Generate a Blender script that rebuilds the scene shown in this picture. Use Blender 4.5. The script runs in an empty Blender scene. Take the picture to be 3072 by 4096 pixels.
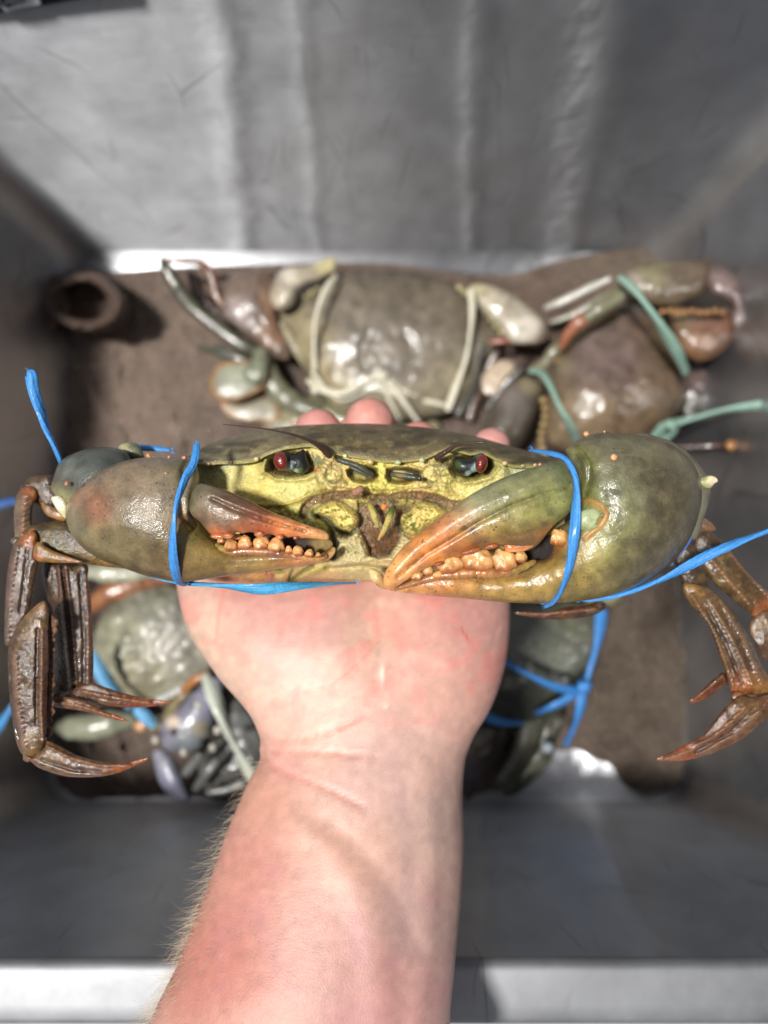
import bpy, bmesh, math, random
import numpy as np
from mathutils import Vector, Matrix, geometry
random.seed(7); rng = np.random.default_rng(7)
sc = bpy.context.scene
COL = sc.collection
# ------------------------------------------------------------------ camera
TILT = math.radians(8.0); F = 2841.0; CAMZ = 0.50
cam_d = bpy.data.cameras.new('camera'); cam = bpy.data.objects.new('camera', cam_d); COL.objects.link(cam)
cam.location = (0, 0, CAMZ); cam.rotation_euler = (TILT, 0, 0)
cam_d.sensor_fit = 'VERTICAL'; cam_d.sensor_height = 36.0; cam_d.sensor_width = 27.0
cam_d.lens = 36.0 * F / 4096.0; cam_d.clip_start = 0.01; cam_d.clip_end = 200
cam_d.dof.use_dof = True; cam_d.dof.focus_distance = 0.192; cam_d.dof.aperture_fstop = 6.6
sc.camera = cam
# ------------------------------------------------------------------ sky, sun, exposure
SUN_DIR = Vector((0.33, 0.11, -1.0)).normalized()        # the way the light travels
w = bpy.data.worlds.new('World'); sc.world = w; w.use_nodes = True
wn = w.node_tree; wn.nodes.clear()
sky = wn.nodes.new('ShaderNodeTexSky'); sky.sky_type = 'NISHITA'; sky.sun_disc = False
sky.sun_elevation = math.asin(-SUN_DIR.z); sky.sun_rotation = math.atan2(-SUN_DIR.x, -SUN_DIR.y)
sky.dust_density = 3.0; sky.ozone_density = 0.6
bg = wn.nodes.new('ShaderNodeBackground'); bg.inputs[1].default_value = 0.062
wo = wn.nodes.new('ShaderNodeOutputWorld'); hs = wn.nodes.new('ShaderNodeHueSaturation'); hs.inputs['Saturation'].default_value = .4; wn.links.new(sky.outputs[0], hs.inputs['Color']); wn.links.new(hs.outputs[0], bg.inputs[0]); wn.links.new(bg.outputs[0], wo.inputs[0])
sd = bpy.data.lights.new('sun', 'SUN'); sd.energy = 4.6; sd.angle = math.radians(6.0); sd.color = (1.0, 0.975, 0.94)
sun = bpy.data.objects.new('sun', sd); COL.objects.link(sun); sun.rotation_euler = SUN_DIR.to_track_quat('-Z', 'Y').to_euler()
sun.location = (-0.5, 0, 1.5)
sc.view_settings.view_transform = 'Standard'; sc.view_settings.look = 'None'
sc.view_settings.exposure = 0.10; sc.view_settings.gamma = 1.0
sc.cycles.use_denoising = True
sc.cycles.max_bounces = 8; sc.cycles.sample_clamp_indirect = 4.0; sc.cycles.caustics_reflective = False
# ------------------------------------------------------------------ geometry helpers
cs, sn = math.cos(TILT), math.sin(TILT)
def P(px, py, d):
    """world point seen at photo pixel (px,py) at distance d along the view axis"""
    px, py, d = np.broadcast_arrays(np.asarray(px, float), np.asarray(py, float), np.asarray(d, float))
    x = (px - 1536) / F * d; y = -(py - 2048) / F * d; z = -d
    return np.stack([x, y * cs - z * sn, y * sn + z * cs + CAMZ], -1)
def PZ(px, py, z):
    """world point seen at photo pixel (px,py) at world height z"""
    px, py, z = np.broadcast_arrays(np.asarray(px, float), np.asarray(py, float), np.asarray(z, float))
    vx = (px - 1536) / F; vy = -(py - 2048) / F
    wy = vy * cs + sn; wz = vy * sn - cs
    t = (z - CAMZ) / wz
    return np.stack([vx * t, wy * t, z], -1)
def topx(co):
    """world -> photo pixel, used to lay colours on meshes"""
    y = co[:, 1]; z = co[:, 2] - CAMZ
    d = -(-y * sn + z * cs); yy = y * cs + z * sn
    return co[:, 0] / d * F + 1536, 2048 - yy / d * F
def ss(a, b, x):
    t = np.clip((x - a) / (b - a), 0, 1); return t * t * (3 - 2 * t)
_perm = rng.random((256, 256))
def vnoise(x, y):
    x = np.asarray(x, float); y = np.asarray(y, float)
    xi = np.floor(x).astype(int); yi = np.floor(y).astype(int); fx = x - xi; fy = y - yi
    fx = fx * fx * (3 - 2 * fx); fy = fy * fy * (3 - 2 * fy)
    g = lambda i, j: _perm[(xi + i) % 256, (yi + j) % 256]
    return (g(0,0)*(1-fx)+g(1,0)*fx)*(1-fy) + (g(0,1)*(1-fx)+g(1,1)*fx)*fy
def fbm(x, y, n=4):
    s = 0; a = .5; t = 0
    for k in range(n):
        s = s + a * vnoise(x + 17.3 * k, y + 9.1 * k); t += a; a *= .5; x = x * 2.03; y = y * 2.03
    return s / t
def lin(c):
    c = np.asarray(c, float) / 255.0
    return np.where(c <= .04045, c / 12.92, ((c + .055) / 1.055) ** 2.4)
def polyd(poly, X, Y, closed=True):
    """signed distance to polygon (negative inside), or distance to an open line"""
    p = np.asarray(poly, float); n = len(p); best = np.full(X.shape, 1e18); inside = np.zeros(X.shape, bool)
    for i in range(n if closed else n - 1):
        a = p[i]; b = p[(i + 1) % n]; e = b - a; L = e @ e + 1e-9
        t = np.clip(((X - a[0]) * e[0] + (Y - a[1]) * e[1]) / L, 0, 1)
        dx = X - a[0] - t * e[0]; dy = Y - a[1] - t * e[1]; best = np.minimum(best, dx * dx + dy * dy)
        if closed:
            c = ((a[1] > Y) != (b[1] > Y)) & (X < (b[0] - a[0]) * (Y - a[1]) / (b[1] - a[1] + 1e-12) + a[0])
            inside ^= c
    d = np.sqrt(best)
    return np.where(inside, -d, d) if closed else d
def ell(X, Y, cx, cy, rx, ry, ang=0):
    a = math.radians(ang); dx = X - cx; dy = Y - cy
    u = (dx * math.cos(a) + dy * math.sin(a)) / rx; v = (-dx * math.sin(a) + dy * math.cos(a)) / ry
    return np.sqrt(u * u + v * v)
def catmull(pts, closed, step):
    p = np.asarray(pts, float); n = len(p); out = []
    rngs = range(n) if closed else range(n - 1)
    for i in rngs:
        if closed: a, b, c, d = p[(i-1) % n], p[i], p[(i+1) % n], p[(i+2) % n]
        else: a, b, c, d = p[max(i-1, 0)], p[i], p[i+1], p[min(i+2, n-1)]
        k = max(1, int(np.linalg.norm((c - b)[:2]) / step + .5))
        for j in range(k):
            t = j / k
            out.append(.5 * ((2*b) + (-a + c)*t + (2*a - 5*b + 4*c - d)*t*t + (-a + 3*b - 3*c + d)*t**3))
    if not closed: out.append(p[-1])
    return np.array(out)
# splat painting: base colour + soft spots
def paint(base, spots=(), noise=0.0, nscale=60, sat=None):
    def f(X, Y):
        W = np.full(X.shape, .12); C = np.ones(X.shape + (3,)) * lin(base) * .12
        for s in spots:
            (x, y, r, c) = s[:4]; k = s[4] if len(s) > 4 else 1.0
            g = k * np.exp(-((X - x) ** 2 + (Y - y) ** 2) / (r * r)); W = W + g; C = C + g[..., None] * lin(c)
        C = C / W[..., None]
        if noise: C = C * (1 + noise * (fbm(X / nscale, Y / nscale) - .5) * 2)[..., None]
        return C
    return f
def mixc(C, c, m):
    m = np.clip(m, 0, 1)[..., None]; return C * (1 - m) + lin(c) * m
OFF = {}
def link(name, verts, faces, mat=None, parent=None, cols=None, smooth=True):
    me = bpy.data.meshes.new(name); off = OFF.get(parent.name, np.zeros(3)) if parent else np.zeros(3)
    v = np.asarray(verts, float) - off
    me.from_pydata(v.tolist(), [], [tuple(int(i) for i in f) for f in faces]); me.update()
    if cols is not None:
        a = me.color_attributes.new('Col', 'FLOAT_COLOR', 'POINT')
        cc = np.concatenate([np.clip(cols, 0, 1), np.ones((len(cols), 1))], 1).astype(np.float32); a.data.foreach_set('color', cc.ravel())
    if smooth: me.polygons.foreach_set('use_smooth', [True] * len(me.polygons))
    o = bpy.data.objects.new(name, me); COL.objects.link(o)
    if mat: me.materials.append(mat)
    if parent: o.parent = parent
    OFF[o.name] = off
    return o
def fixn(o):
    bm = bmesh.new(); bm.from_mesh(o.data); bmesh.ops.recalc_face_normals(bm, faces=bm.faces); bm.to_mesh(o.data); bm.free(); return o
def thing(name, label, cat, loc, group=None):
    o = bpy.data.objects.new(name, None); COL.objects.link(o); o.location = loc; o.empty_display_size = .01
    o['label'] = label; o['category'] = cat
    if group: o['group'] = group
    OFF[o.name] = np.array(loc, float); return o
def tag(o, label=None, cat=None, group=None, kind=None):
    if label: o['label'] = label
    if cat: o['category'] = cat
    if group: o['group'] = group
    if kind: o['kind'] = kind
    return o
# inflate an outline into a rounded solid (a membrane blown up on both sides of its mid surface)
def inflate(name, poly, T, z0, s=9.0, p=.5, disp=None, col=None, mat=None, parent=None, back=1.0, floor=False, closed_smooth=True, mask=None, uref=None):
    b = catmull(poly, True, s) if closed_smooth else np.array(poly, float)
    area = .5 * np.sum(b[:, 0] * np.roll(b[:, 1], -1) - np.roll(b[:, 0], -1) * b[:, 1])
    if area < 0: b = b[::-1]
    nb = len(b)
    tan = np.roll(b, -1, 0) - np.roll(b, 1, 0); tan /= np.linalg.norm(tan, axis=1)[:, None] + 1e-9
    nrm = np.stack([-tan[:, 1], tan[:, 0]], 1)           # inward for ccw
    extra = []
    for q in (.15, .5):
        r = b + nrm * s * q; dd = polyd(b, r[:, 0], r[:, 1]); extra.append(r[dd < -s * q * .8])
    x0, y0 = b.min(0); x1, y1 = b.max(0)
    gx, gy = np.meshgrid(np.arange(x0, x1, s), np.arange(y0, y1, s * .866)); gx = gx + (np.arange(gx.shape[0]) % 2)[:, None] * s * .5
    g = np.stack([gx.ravel(), gy.ravel()], 1); dd = polyd(b, g[:, 0], g[:, 1]); g = g[dd < -s * .95]
    pts = np.concatenate([b] + extra + [g])
    r = geometry.delaunay_2d_cdt([Vector((float(q[0]), float(q[1]))) for q in pts], [(i, (i + 1) % nb) for i in range(nb)], [], 1, 1e-4)
    V = np.array([(v.x, v.y) for v in r[0]]); Fc = np.array([f for f in r[2] if len(f) == 3])
    n = len(V)
    be = {}
    for f in Fc:
        for k in range(3):
            e = (f[k], f[(k+1) % 3]); key = (min(e), max(e)); be[key] = be.get(key, 0) + 1
    bd = np.zeros(n, bool)
    for (i, j), c in be.items():
        if c == 1: bd[i] = bd[j] = True
    # FEM Poisson, conjugate gradients
    I = []; J = []; W = []; M = np.zeros(n)
    a, bb, c = V[Fc[:, 0]], V[Fc[:, 1]], V[Fc[:, 2]]
    A2 = np.abs((bb[:,0]-a[:,0])*(c[:,1]-a[:,1]) - (bb[:,1]-a[:,1])*(c[:,0]-a[:,0])) + 1e-6
    for k in range(3):
        np.add.at(M, Fc[:, k], A2 / 6)
        i, j, o = Fc[:, (k+1) % 3], Fc[:, (k+2) % 3], Fc[:, k]
        u = V[i] - V[o]; v = V[j] - V[o]; cot = np.clip((u * v).sum(1) / A2, -5, 5) * .5
        I += [i, j]; J += [j, i]; W += [cot, cot]
    I = np.concatenate(I); J = np.concatenate(J); W = np.concatenate(W)
    dg = np.bincount(I, W, n); fr = ~bd
    def mv(x): return (dg * x - np.bincount(I, W * x[J], n)) * fr
    x = np.zeros(n); rr = M * fr; dinv = 1 / np.maximum(dg, 1e-6); z = dinv * rr; d = z.copy(); rz = rr @ z
    for it in range(400):
        q = mv(d); al = rz / (d @ q + 1e-30); x += al * d; rr -= al * q
        z = dinv * rr; rz2 = rr @ z
        if rz2 < 1e-9 * (M @ M): break
        d = z + rz2 / rz * d; rz = rz2
    u = np.clip(x, 0, None); um = uref or u.max(); h = (u / um) ** p
    X, Y = V[:, 0], V[:, 1]
    zz = z0(X, Y) if callable(z0) else np.full(n, float(z0))
    k = (.47 if floor else zz) / F
    hf = h * T * k; hb = h * T * back * k
    if disp is not None: hf = hf + disp(X, Y) * ss(0, .35, h) * k
    if floor: vf = PZ(X, Y, zz + hf); vb = PZ(X, Y, zz - hb)
    else: vf = P(X, Y, zz - hf); vb = P(X, Y, zz + hb)
    idx = np.full(n, -1); inn = np.where(~bd)[0]; idx[inn] = n + np.arange(len(inn)); idx[bd] = np.where(bd)[0]
    verts = np.concatenate([vf, vb[inn]]); faces = [tuple(f) for f in Fc[:, ::-1]] + [tuple(idx[f]) for f in Fc]
    C = col(X, Y) if col else np.ones((n, 3)) * .5
    cols = np.concatenate([C, C[inn]])
    return fixn(link(name, verts, faces, mat, parent, cols))
def tube(name, pts, mat, parent=None, col=None, nseg=10, step=12, flat=1.0, floor=False, caps=True, wob=0.0, twist=0.0, grooves=0.0):
    """pts: (px,py,depth or height, radius px). col: colour or f(x,y)"""
    q = catmull([(a[0], a[1], a[2], a[3]) for a in pts], False, step)
    W = PZ(q[:, 0], q[:, 1], q[:, 2]) if floor else P(q[:, 0], q[:, 1], q[:, 2])
    R = q[:, 3] * ((.47 if floor else q[:, 2]) / F)
    if wob: R = R * (1 + wob * (rng.random(len(R)) - .5))
    T = np.gradient(W, axis=0); T /= np.linalg.norm(T, axis=1)[:, None] + 1e-12
    up = np.array([0, 0, 1.0]); verts = []; m = len(W)
    for i in range(m):
        s_ = np.cross(T[i], up); s_ /= np.linalg.norm(s_) + 1e-9; v_ = np.cross(s_, T[i])
        tw = twist * i
        for k in range(nseg):
            a = 2 * math.pi * k / nseg
            gq = 1 + grooves * math.cos(7 * a + .9 * math.sin(i * .13)) + grooves * .6 * math.cos(4 * a + i * .11); c, s2 = math.cos(a) * gq, math.sin(a) * flat * gq
            verts.append(W[i] + R[i] * ((c * math.cos(tw) - s2 * math.sin(tw)) * s_ + (c * math.sin(tw) + s2 * math.cos(tw)) * v_))
    faces = [(i*nseg+k, i*nseg+(k+1) % nseg, (i+1)*nseg+(k+1) % nseg, (i+1)*nseg+k) for i in range(m-1) for k in range(nseg)]
    if caps:
        a = len(verts); verts.append(W[0] - T[0] * R[0] * .6); verts.append(W[-1] + T[-1] * R[-1] * .6)
        faces += [(a, (k+1) % nseg, k) for k in range(nseg)] + [(a+1, (m-1)*nseg+k, (m-1)*nseg+(k+1) % nseg) for k in range(nseg)]
    verts = np.array(verts)
    if callable(col): X, Y = topx(verts); C = col(X, Y)
    else: C = np.ones((len(verts), 3)) * lin(col or (128,128,128))
    return fixn(link(name, verts, faces, mat, parent, C))
def blob(name, cx, cy, d, rx, ry, rz, mat, parent=None, col=(200,150,90), ang=0, n=14, floor=False, sq=2.0, tipc=None, rough=0.0, taper=0.0):
    """ellipsoid (superquadric power sq) in photo-pixel radii"""
    k = (.47 if floor else d) / F; V = []; C = []; a = math.radians(ang)
    for i in range(n + 1):
        th = math.pi * i / n
        for j in range(2 * n):
            ph = math.pi * j / n
            v = np.array([math.sin(th) * math.cos(ph), math.sin(th) * math.sin(ph), math.cos(th)])
            if sq != 2: v = v / (np.sum(np.abs(v) ** sq) ** (1 / sq))
            if rough: v = v * (1 + rough * (fbm(v[0]*2 + cx, v[1]*2 + v[2]*2 + cy, 2) - .5))
            tp = 1 + taper * v[1]; v = v * np.array([tp, 1, tp])
            V.append((cx + rx*v[0]*math.cos(a) - ry*v[1]*math.sin(a), cy + rx*v[0]*math.sin(a) + ry*v[1]*math.cos(a), v[2] * rz * k, v[1]))
    V = np.array(V)
    W = PZ(V[:, 0], V[:, 1], d + V[:, 2]) if floor else P(V[:, 0], V[:, 1], d - V[:, 2])
    m = 2 * n
    faces = [(i*m+j, i*m+(j+1) % m, (i+1)*m+(j+1) % m, (i+1)*m+j) for i in range(n) for j in range(m)]
    C = np.ones((len(V), 3)) * lin(col)
    if tipc is not None: C = mixc(C, tipc, ss(-.1, .9, V[:, 3]))
    o = link(name, W, faces, mat, parent, C)
    bm = bmesh.new(); bm.from_mesh(o.data); bmesh.ops.remove_doubles(bm, verts=bm.verts, dist=1e-7); bmesh.ops.recalc_face_normals(bm, faces=bm.faces); bm.to_mesh(o.data); bm.free()
    return o
# ------------------------------------------------------------------ materials
def nmat(name):
    m = bpy.data.materials.new(name); m.use_nodes = True; t = m.node_tree; b = t.nodes['Principled BSDF']; return m, t, b
def N(t, typ, **kw):
    n = t.nodes.new(typ)
    for k, v in kw.items():
        if k.startswith('_'): n.inputs[k[1:].replace('_', ' ')].default_value = v
        else: setattr(n, k, v)
    return n
def math_(t, op, a, b=None, c=None, clamp=False):
    n = t.nodes.new('ShaderNodeMath'); n.operation = op; n.use_clamp = clamp
    for i, v in enumerate((a, b, c)):
        if v is None: continue
        if isinstance(v, (int, float)): n.inputs[i].default_value = v
        else: t.links.new(v, n.inputs[i])
    return n.outputs[0]
def noise(t, vec, scale, detail=4, rough=.55):
    n = N(t, 'ShaderNodeTexNoise'); n.inputs['Scale'].default_value = scale; n.inputs['Detail'].default_value = detail; n.inputs['Roughness'].default_value = rough
    t.links.new(vec, n.inputs['Vector']); return n
def ramp(t, fac, stops):
    r = N(t, 'ShaderNodeValToRGB'); t.links.new(fac, r.inputs[0]); e = r.color_ramp.elements
    while len(e) < len(stops): e.new(.5)
    for k, (p_, c) in enumerate(stops):
        e[k].position = p_; e[k].color = (c, c, c, 1) if isinstance(c, (int, float)) else (*c, 1)
    return r.outputs[0]
def shell(name, rough=.32, coat=.5, speck=.0, sscale=550, bump=.25, bscale=900, var=.35, vscale=110, sss=0.0, speckc=(.03,.03,.015), glit=0.0, smin=.10, scuff=0.0, hbk=.7):
    m, t, b = nmat(name); L = t.links
    tc = N(t, 'ShaderNodeTexCoord').outputs['Object']
    at = N(t, 'ShaderNodeAttribute', attribute_name='Col').outputs['Color']
    n1 = noise(t, tc, vscale, 5); n2 = noise(t, tc, vscale * 7, 3)
    v = math_(t, 'MULTIPLY_ADD', n1.outputs[0], var * 2, 1 - var)
    v = math_(t, 'ADD', v, math_(t, 'MULTIPLY_ADD', n2.outputs[0], var * .7, -var * .35))
    mul = N(t, 'ShaderNodeVectorMath', operation='SCALE'); L.new(at, mul.inputs[0]); L.new(v, mul.inputs['Scale'])
    out = mul.outputs[0]; hb = n2.outputs[0]
    if speck:
        vo = N(t, 'ShaderNodeTexVoronoi'); vo.inputs['Scale'].default_value = sscale; vo.inputs['Randomness'].default_value = .9; L.new(tc, vo.inputs['Vector'])
        f = ramp(t, vo.outputs['Distance'], [(smin, speck), (smin + .12, 0.0)])
        gate = ramp(t, noise(t, tc, vscale * .8, 2).outputs[0], [(.42, 0.0), (.6, 1.0)])
        f = math_(t, 'MULTIPLY', f, gate)
        mx = N(t, 'ShaderNodeMix', data_type='RGBA'); L.new(f, mx.inputs[0]); L.new(out, mx.inputs[6]); mx.inputs[7].default_value = (*speckc, 1); out = mx.outputs[2]
    if scuff:
        for sc_, rz, amt, cc_ in (((60, 900, 300), .5, scuff, (.42, .38, .28)), ((700, 50, 300), .2, scuff * .8, (.05, .035, .02))):
            mp_ = N(t, 'ShaderNodeMapping'); mp_.inputs['Scale'].default_value = sc_; mp_.inputs['Rotation'].default_value = (0, 0, rz); L.new(tc, mp_.inputs[0])
            f2 = ramp(t, noise(t, mp_.outputs[0], 1.0, 2).outputs[0], [(.66, 0.0), (.72, amt)]); f2 = math_(t, 'MULTIPLY', f2, ramp(t, noise(t, tc, 70, 2).outputs[0], [(.45, 0.0), (.6, 1.0)]))
            mx2 = N(t, 'ShaderNodeMix', data_type='RGBA'); L.new(f2, mx2.inputs[0]); L.new(out, mx2.inputs[6]); mx2.inputs[7].default_value = (*cc_, 1); out = mx2.outputs[2]
    L.new(out, b.inputs['Base Color'])
    b.inputs['Roughness'].default_value = rough
    L.new(math_(t, 'MULTIPLY_ADD', n1.outputs[0], .25, rough - .12), b.inputs['Roughness'])
    L.new(math_(t, 'MULTIPLY', ramp(t, noise(t, tc, 65, 4).outputs[0], [(.38, .15), (.58, 1.0)]), coat), b.inputs['Coat Weight']); b.inputs['Coat Roughness'].default_value = .07
    if sss: b.inputs['Subsurface Weight'].default_value = sss; b.inputs['Subsurface Radius'].default_value = (.006, .003, .0015); b.inputs['Subsurface Scale'].default_value = .6
    fine = noise(t, tc, bscale, 3)
    bp = N(t, 'ShaderNodeBump'); bp.inputs['Strength'].default_value = bump; bp.inputs['Distance'].default_value = .0006
    L.new(math_(t, 'ADD', fine.outputs[0], math_(t, 'MULTIPLY', hb, hbk)), bp.inputs['Height'])
    L.new(bp.outputs[0], b.inputs['Normal']); L.new(bp.outputs[0], b.inputs['Coat Normal'])
    return m
M_CLAW = shell('claw_shell', .36, .6, speck=.85, sscale=620, bump=.28, bscale=1500, var=.85, vscale=210, smin=.11, scuff=.16, hbk=.25)
M_FACE = shell('face_shell', .34, .7, speck=.0, bump=.95, bscale=1300, var=.34, vscale=240, sss=.05)
M_CARA = shell('carapace_shell', .42, .25, speck=.6, sscale=1600, bump=.55, bscale=1700, var=.25, vscale=90, speckc=(.24,.21,.15), smin=.08)
M_LEG = shell('leg_shell', .22, 1.0, speck=.0, bump=.42, bscale=1300, var=.8, vscale=300)
M_TOOTH = shell('tooth_enamel', .26, .8, bump=.35, bscale=900, var=.75, vscale=380, sss=.03)
M_DARK = shell('dark_wet_shell', .42, .15, bump=.35, bscale=900, var=.4)
M_BG = shell('tub_crab_shell', .34, .6, bump=.4, bscale=420, var=.5, vscale=90)
M_GAPE_SHADE = shell('gape_shade', .75, .0, bump=.4, bscale=900, var=.4)  # matte dark colour for the shade plates added in the claw gaps
M_HAIRY = shell('hairy_membrane', .45, .7, bump=1.0, bscale=1500, var=.5, vscale=300)
# ------------------------------------------------------------------ steel tub
ROT = .25
def steel(name, base=.52, rough=.30, dent=.5, ridges=(), an=.98):
    m, t, b = nmat(name); L = t.links
    tc = N(t, 'ShaderNodeTexCoord').outputs['Object']
    mp = N(t, 'ShaderNodeMapping'); mp.inputs['Scale'].default_value = (.6, .6, 14); L.new(tc, mp.inputs[0])
    brush = noise(t, mp.outputs[0], 90, 4, .7)
    big = noise(t, tc, 7, 4); mid = noise(t, tc, 40, 5, .6)
    # scratches: thin crests of a stretched, warped wave
    scr = None
    for k, (rot, sc_) in enumerate(((.5, 9), (1.9, 14), (2.6, 22))):
        m2 = N(t, 'ShaderNodeMapping'); m2.inputs['Rotation'].default_value = (.4*k, .3, rot); m2.inputs['Scale'].default_value = (1, .3, .35); L.new(tc, m2.inputs[0])
        nz = N(t, 'ShaderNodeTexVoronoi'); nz.feature = 'DISTANCE_TO_EDGE'; nz.inputs['Scale'].default_value = sc_ * 1.6; wp = noise(t, tc, 9 + k, 2); wa = N(t, 'ShaderNodeVectorMath', operation='MULTIPLY_ADD'); L.new(wp.outputs['Color'], wa.inputs[0]); wa.inputs[1].default_value = (.022, .022, .022); L.new(m2.outputs[0], wa.inputs[2]); L.new(wa.outputs[0], nz.inputs['Vector']); a = nz.outputs['Distance']
        l_ = ramp(t, a, [(0.0, 1.0), (.010 + .003 * k, 0.0)]); gate = ramp(t, noise(t, tc, 16 + 5*k, 1).outputs[0], [(.55, 0.0), (.66, 1.0)])
        l_ = math_(t, 'MULTIPLY', l_, gate); scr = l_ if scr is None else math_(t, 'MAXIMUM', scr, l_)
    v = math_(t, 'MULTIPLY_ADD', mid.outputs[0], .22, base - .11)
    v = math_(t, 'MULTIPLY', v, math_(t, 'SUBTRACT', 1.0, math_(t, 'MULTIPLY', scr, .38)))
    cc = N(t, 'ShaderNodeCombineColor'); L.new(v, cc.inputs[0]); L.new(math_(t, 'MULTIPLY', v, 1.02), cc.inputs[1]); L.new(math_(t, 'MULTIPLY', v, 1.06), cc.inputs[2])
    L.new(cc.outputs[0], b.inputs['Base Color']); b.inputs['Metallic'].default_value = 1.0
    r = math_(t, 'MULTIPLY_ADD', mid.outputs[0], .10, rough - .05); r = math_(t, 'MULTIPLY_ADD', brush.outputs[0], .12, r)
    RN = r
    # horizontal brushing: grooves run round the tub, highlights spread across them
    ge = N(t, 'ShaderNodeNewGeometry'); sx = N(t, 'ShaderNodeSeparateXYZ'); L.new(ge.outputs['Normal'], sx.inputs[0]); tg = N(t, 'ShaderNodeCombineXYZ')
    flat_ = math_(t, 'GREATER_THAN', math_(t, 'ABSOLUTE', sx.outputs[2]), .9); up_ = math_(t, 'SUBTRACT', 1.0, flat_)
    L.new(math_(t, 'ADD', flat_, math_(t, 'MULTIPLY', up_, math_(t, 'MULTIPLY', sx.outputs[1], -1.0))), tg.inputs[0]); L.new(math_(t, 'MULTIPLY', up_, sx.outputs[0]), tg.inputs[1]); L.new(tg.outputs[0], b.inputs['Tangent'])
    sel = math_(t, 'MULTIPLY', math_(t, 'ABSOLUTE', sx.outputs[0]), up_)
    L.new(math_(t, 'MULTIPLY_ADD', sel, -.45 * an, an), b.inputs['Anisotropic'])
    b.inputs['Anisotropic Rotation'].default_value = ROT; L.new(math_(t, 'MULTIPLY', RN, math_(t, 'MULTIPLY_ADD', sel, -.30, 1.0)), b.inputs['Roughness'])
    h = math_(t, 'ADD', math_(t, 'MULTIPLY', big.outputs[0], dent * 8), math_(t, 'MULTIPLY', brush.outputs[0], .05))
    h = math_(t, 'SUBTRACT', h, math_(t, 'MULTIPLY', scr, .03))
    bp = N(t, 'ShaderNodeBump'); bp.inputs['Strength'].default_value = 1.0; bp.inputs['Distance'].default_value = .0016; L.new(h, bp.inputs['Height']); last = bp
    if ridges:   # made-up bump ridges, added so the sun shows as bright streaks on the steel
        sp = N(t, 'ShaderNodeSeparateXYZ'); L.new(tc, sp.inputs[0]); tot = None
        wig = math_(t, 'MULTIPLY_ADD', noise(t, tc, 22, 3).outputs[0], .016, -.008)
        for (x0, sl, wd, am) in ridges:
            u = math_(t, 'SUBTRACT', sp.outputs[0], math_(t, 'MULTIPLY_ADD', sp.outputs[2], sl, x0)); u = math_(t, 'DIVIDE', math_(t, 'ADD', u, wig), wd)
            g = math_(t, 'MULTIPLY', math_(t, 'EXPONENT', math_(t, 'MULTIPLY', math_(t, 'MULTIPLY', u, u), -1.0)), am); tot = g if tot is None else math_(t, 'ADD', tot, g)
        bp2 = N(t, 'ShaderNodeBump'); bp2.inputs['Strength'].default_value = 1.0; bp2.inputs['Distance'].default_value = 1.0; L.new(tot, bp2.inputs['Height']); L.new(bp.outputs[0], bp2.inputs['Normal']); last = bp2
    L.new(last.outputs[0], b.inputs['Normal'])
    return m
M_STEEL = steel('brushed_steel', .50, .45, .12, an=.90, ridges=((-.104,.13,.010,.0011),(-.050,.06,.006,.0004),(.066,-.11,.007,.0010),(.142,-.16,.018,.0052)))
M_FLOOR = steel('floor_steel', .72, .42, .10, ridges=((.215,0,.07,.024),)); M_RIM = steel('rim_steel', .31, .56, .1, an=.2)
# rounded-rectangle loops: floor rectangle (b) to rim rectangle (t)
BX0, BX1, BY0, BY1 = -.222, .200, -.122, .259
TX0, TX1, TY0, TY1 = -.266, .238, -.124, .276
HZ = .226
def rrect(x0, x1, y0, y1, r, z, nc=8, ns=24):
    out = []
    cs_ = [((x1 - r, y0 + r), -90), ((x1 - r, y1 - r), 0), ((x0 + r, y1 - r), 90), ((x0 + r, y0 + r), 180)]
    for k, ((cx, cy), a0) in enumerate(cs_):
        for j in range(nc + 1):
            a = math.radians(a0 + 90 * j / nc); out.append((cx + r * math.cos(a), cy + r * math.sin(a), z))
        nx = cs_[(k + 1) % 4]; a = math.radians(nx[1]); e = (nx[0][0] + r * math.cos(a), nx[0][1] + r * math.sin(a), z); s_ = out[-1]
        for j in range(1, ns): out.append(tuple(s_[i] + (e[i] - s_[i]) * j / ns for i in range(3)))
    return out
def ringmesh(name, loops, mat, parent, cap=None):
    n = len(loops[0]); V = [p for l in loops for p in l]
    Fs = [(i*n+k, i*n+(k+1) % n, (i+1)*n+(k+1) % n, (i+1)*n+k) for i in range(len(loops)-1) for k in range(n)]
    if cap is not None:
        V.append(cap); c = len(V) - 1; Fs += [(c, (k+1) % n, k) for k in range(n)]
    return link(name, V, Fs, mat, parent)
tub = thing('steel_tub', 'deep stainless steel tub with scratched walls holding the sacks and crabs', 'tub', (0, .06, 0))
RB = .016
fl = []
for q in (.75, .5, .25): fl.append(rrect(BX0 + RB + q * .15, BX1 - RB - q * .15, BY0 + RB + q * .13, BY1 - RB - q * .13, .012, 0))
for a in range(0, 91, 15):
    an = math.radians(a); d = RB * (1 - math.sin(an)); z = RB * (1 - math.cos(an)); f = z / HZ
    fl.append(rrect(BX0 + d, BX1 - d, BY0 + d, BY1 - d, .012 + .010 * math.sin(an), z))
def lerp(a, b, t): return a + (b - a) * t
wl = [fl[-1]]
for k in range(1, 25):
    t_ = k / 24; z = RB + (HZ - .004 - RB) * t_
    wl.append(rrect(lerp(BX0, TX0, t_), lerp(BX1, TX1, t_), lerp(BY0, TY0, t_), lerp(BY1, TY1, t_), .022 + .006 * t_, z))
ringmesh('tub_floor', fl, M_FLOOR, tub, cap=(0, .06, 0)); o = ringmesh('tub_wall', wl, M_STEEL, tub)
rl = []
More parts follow.
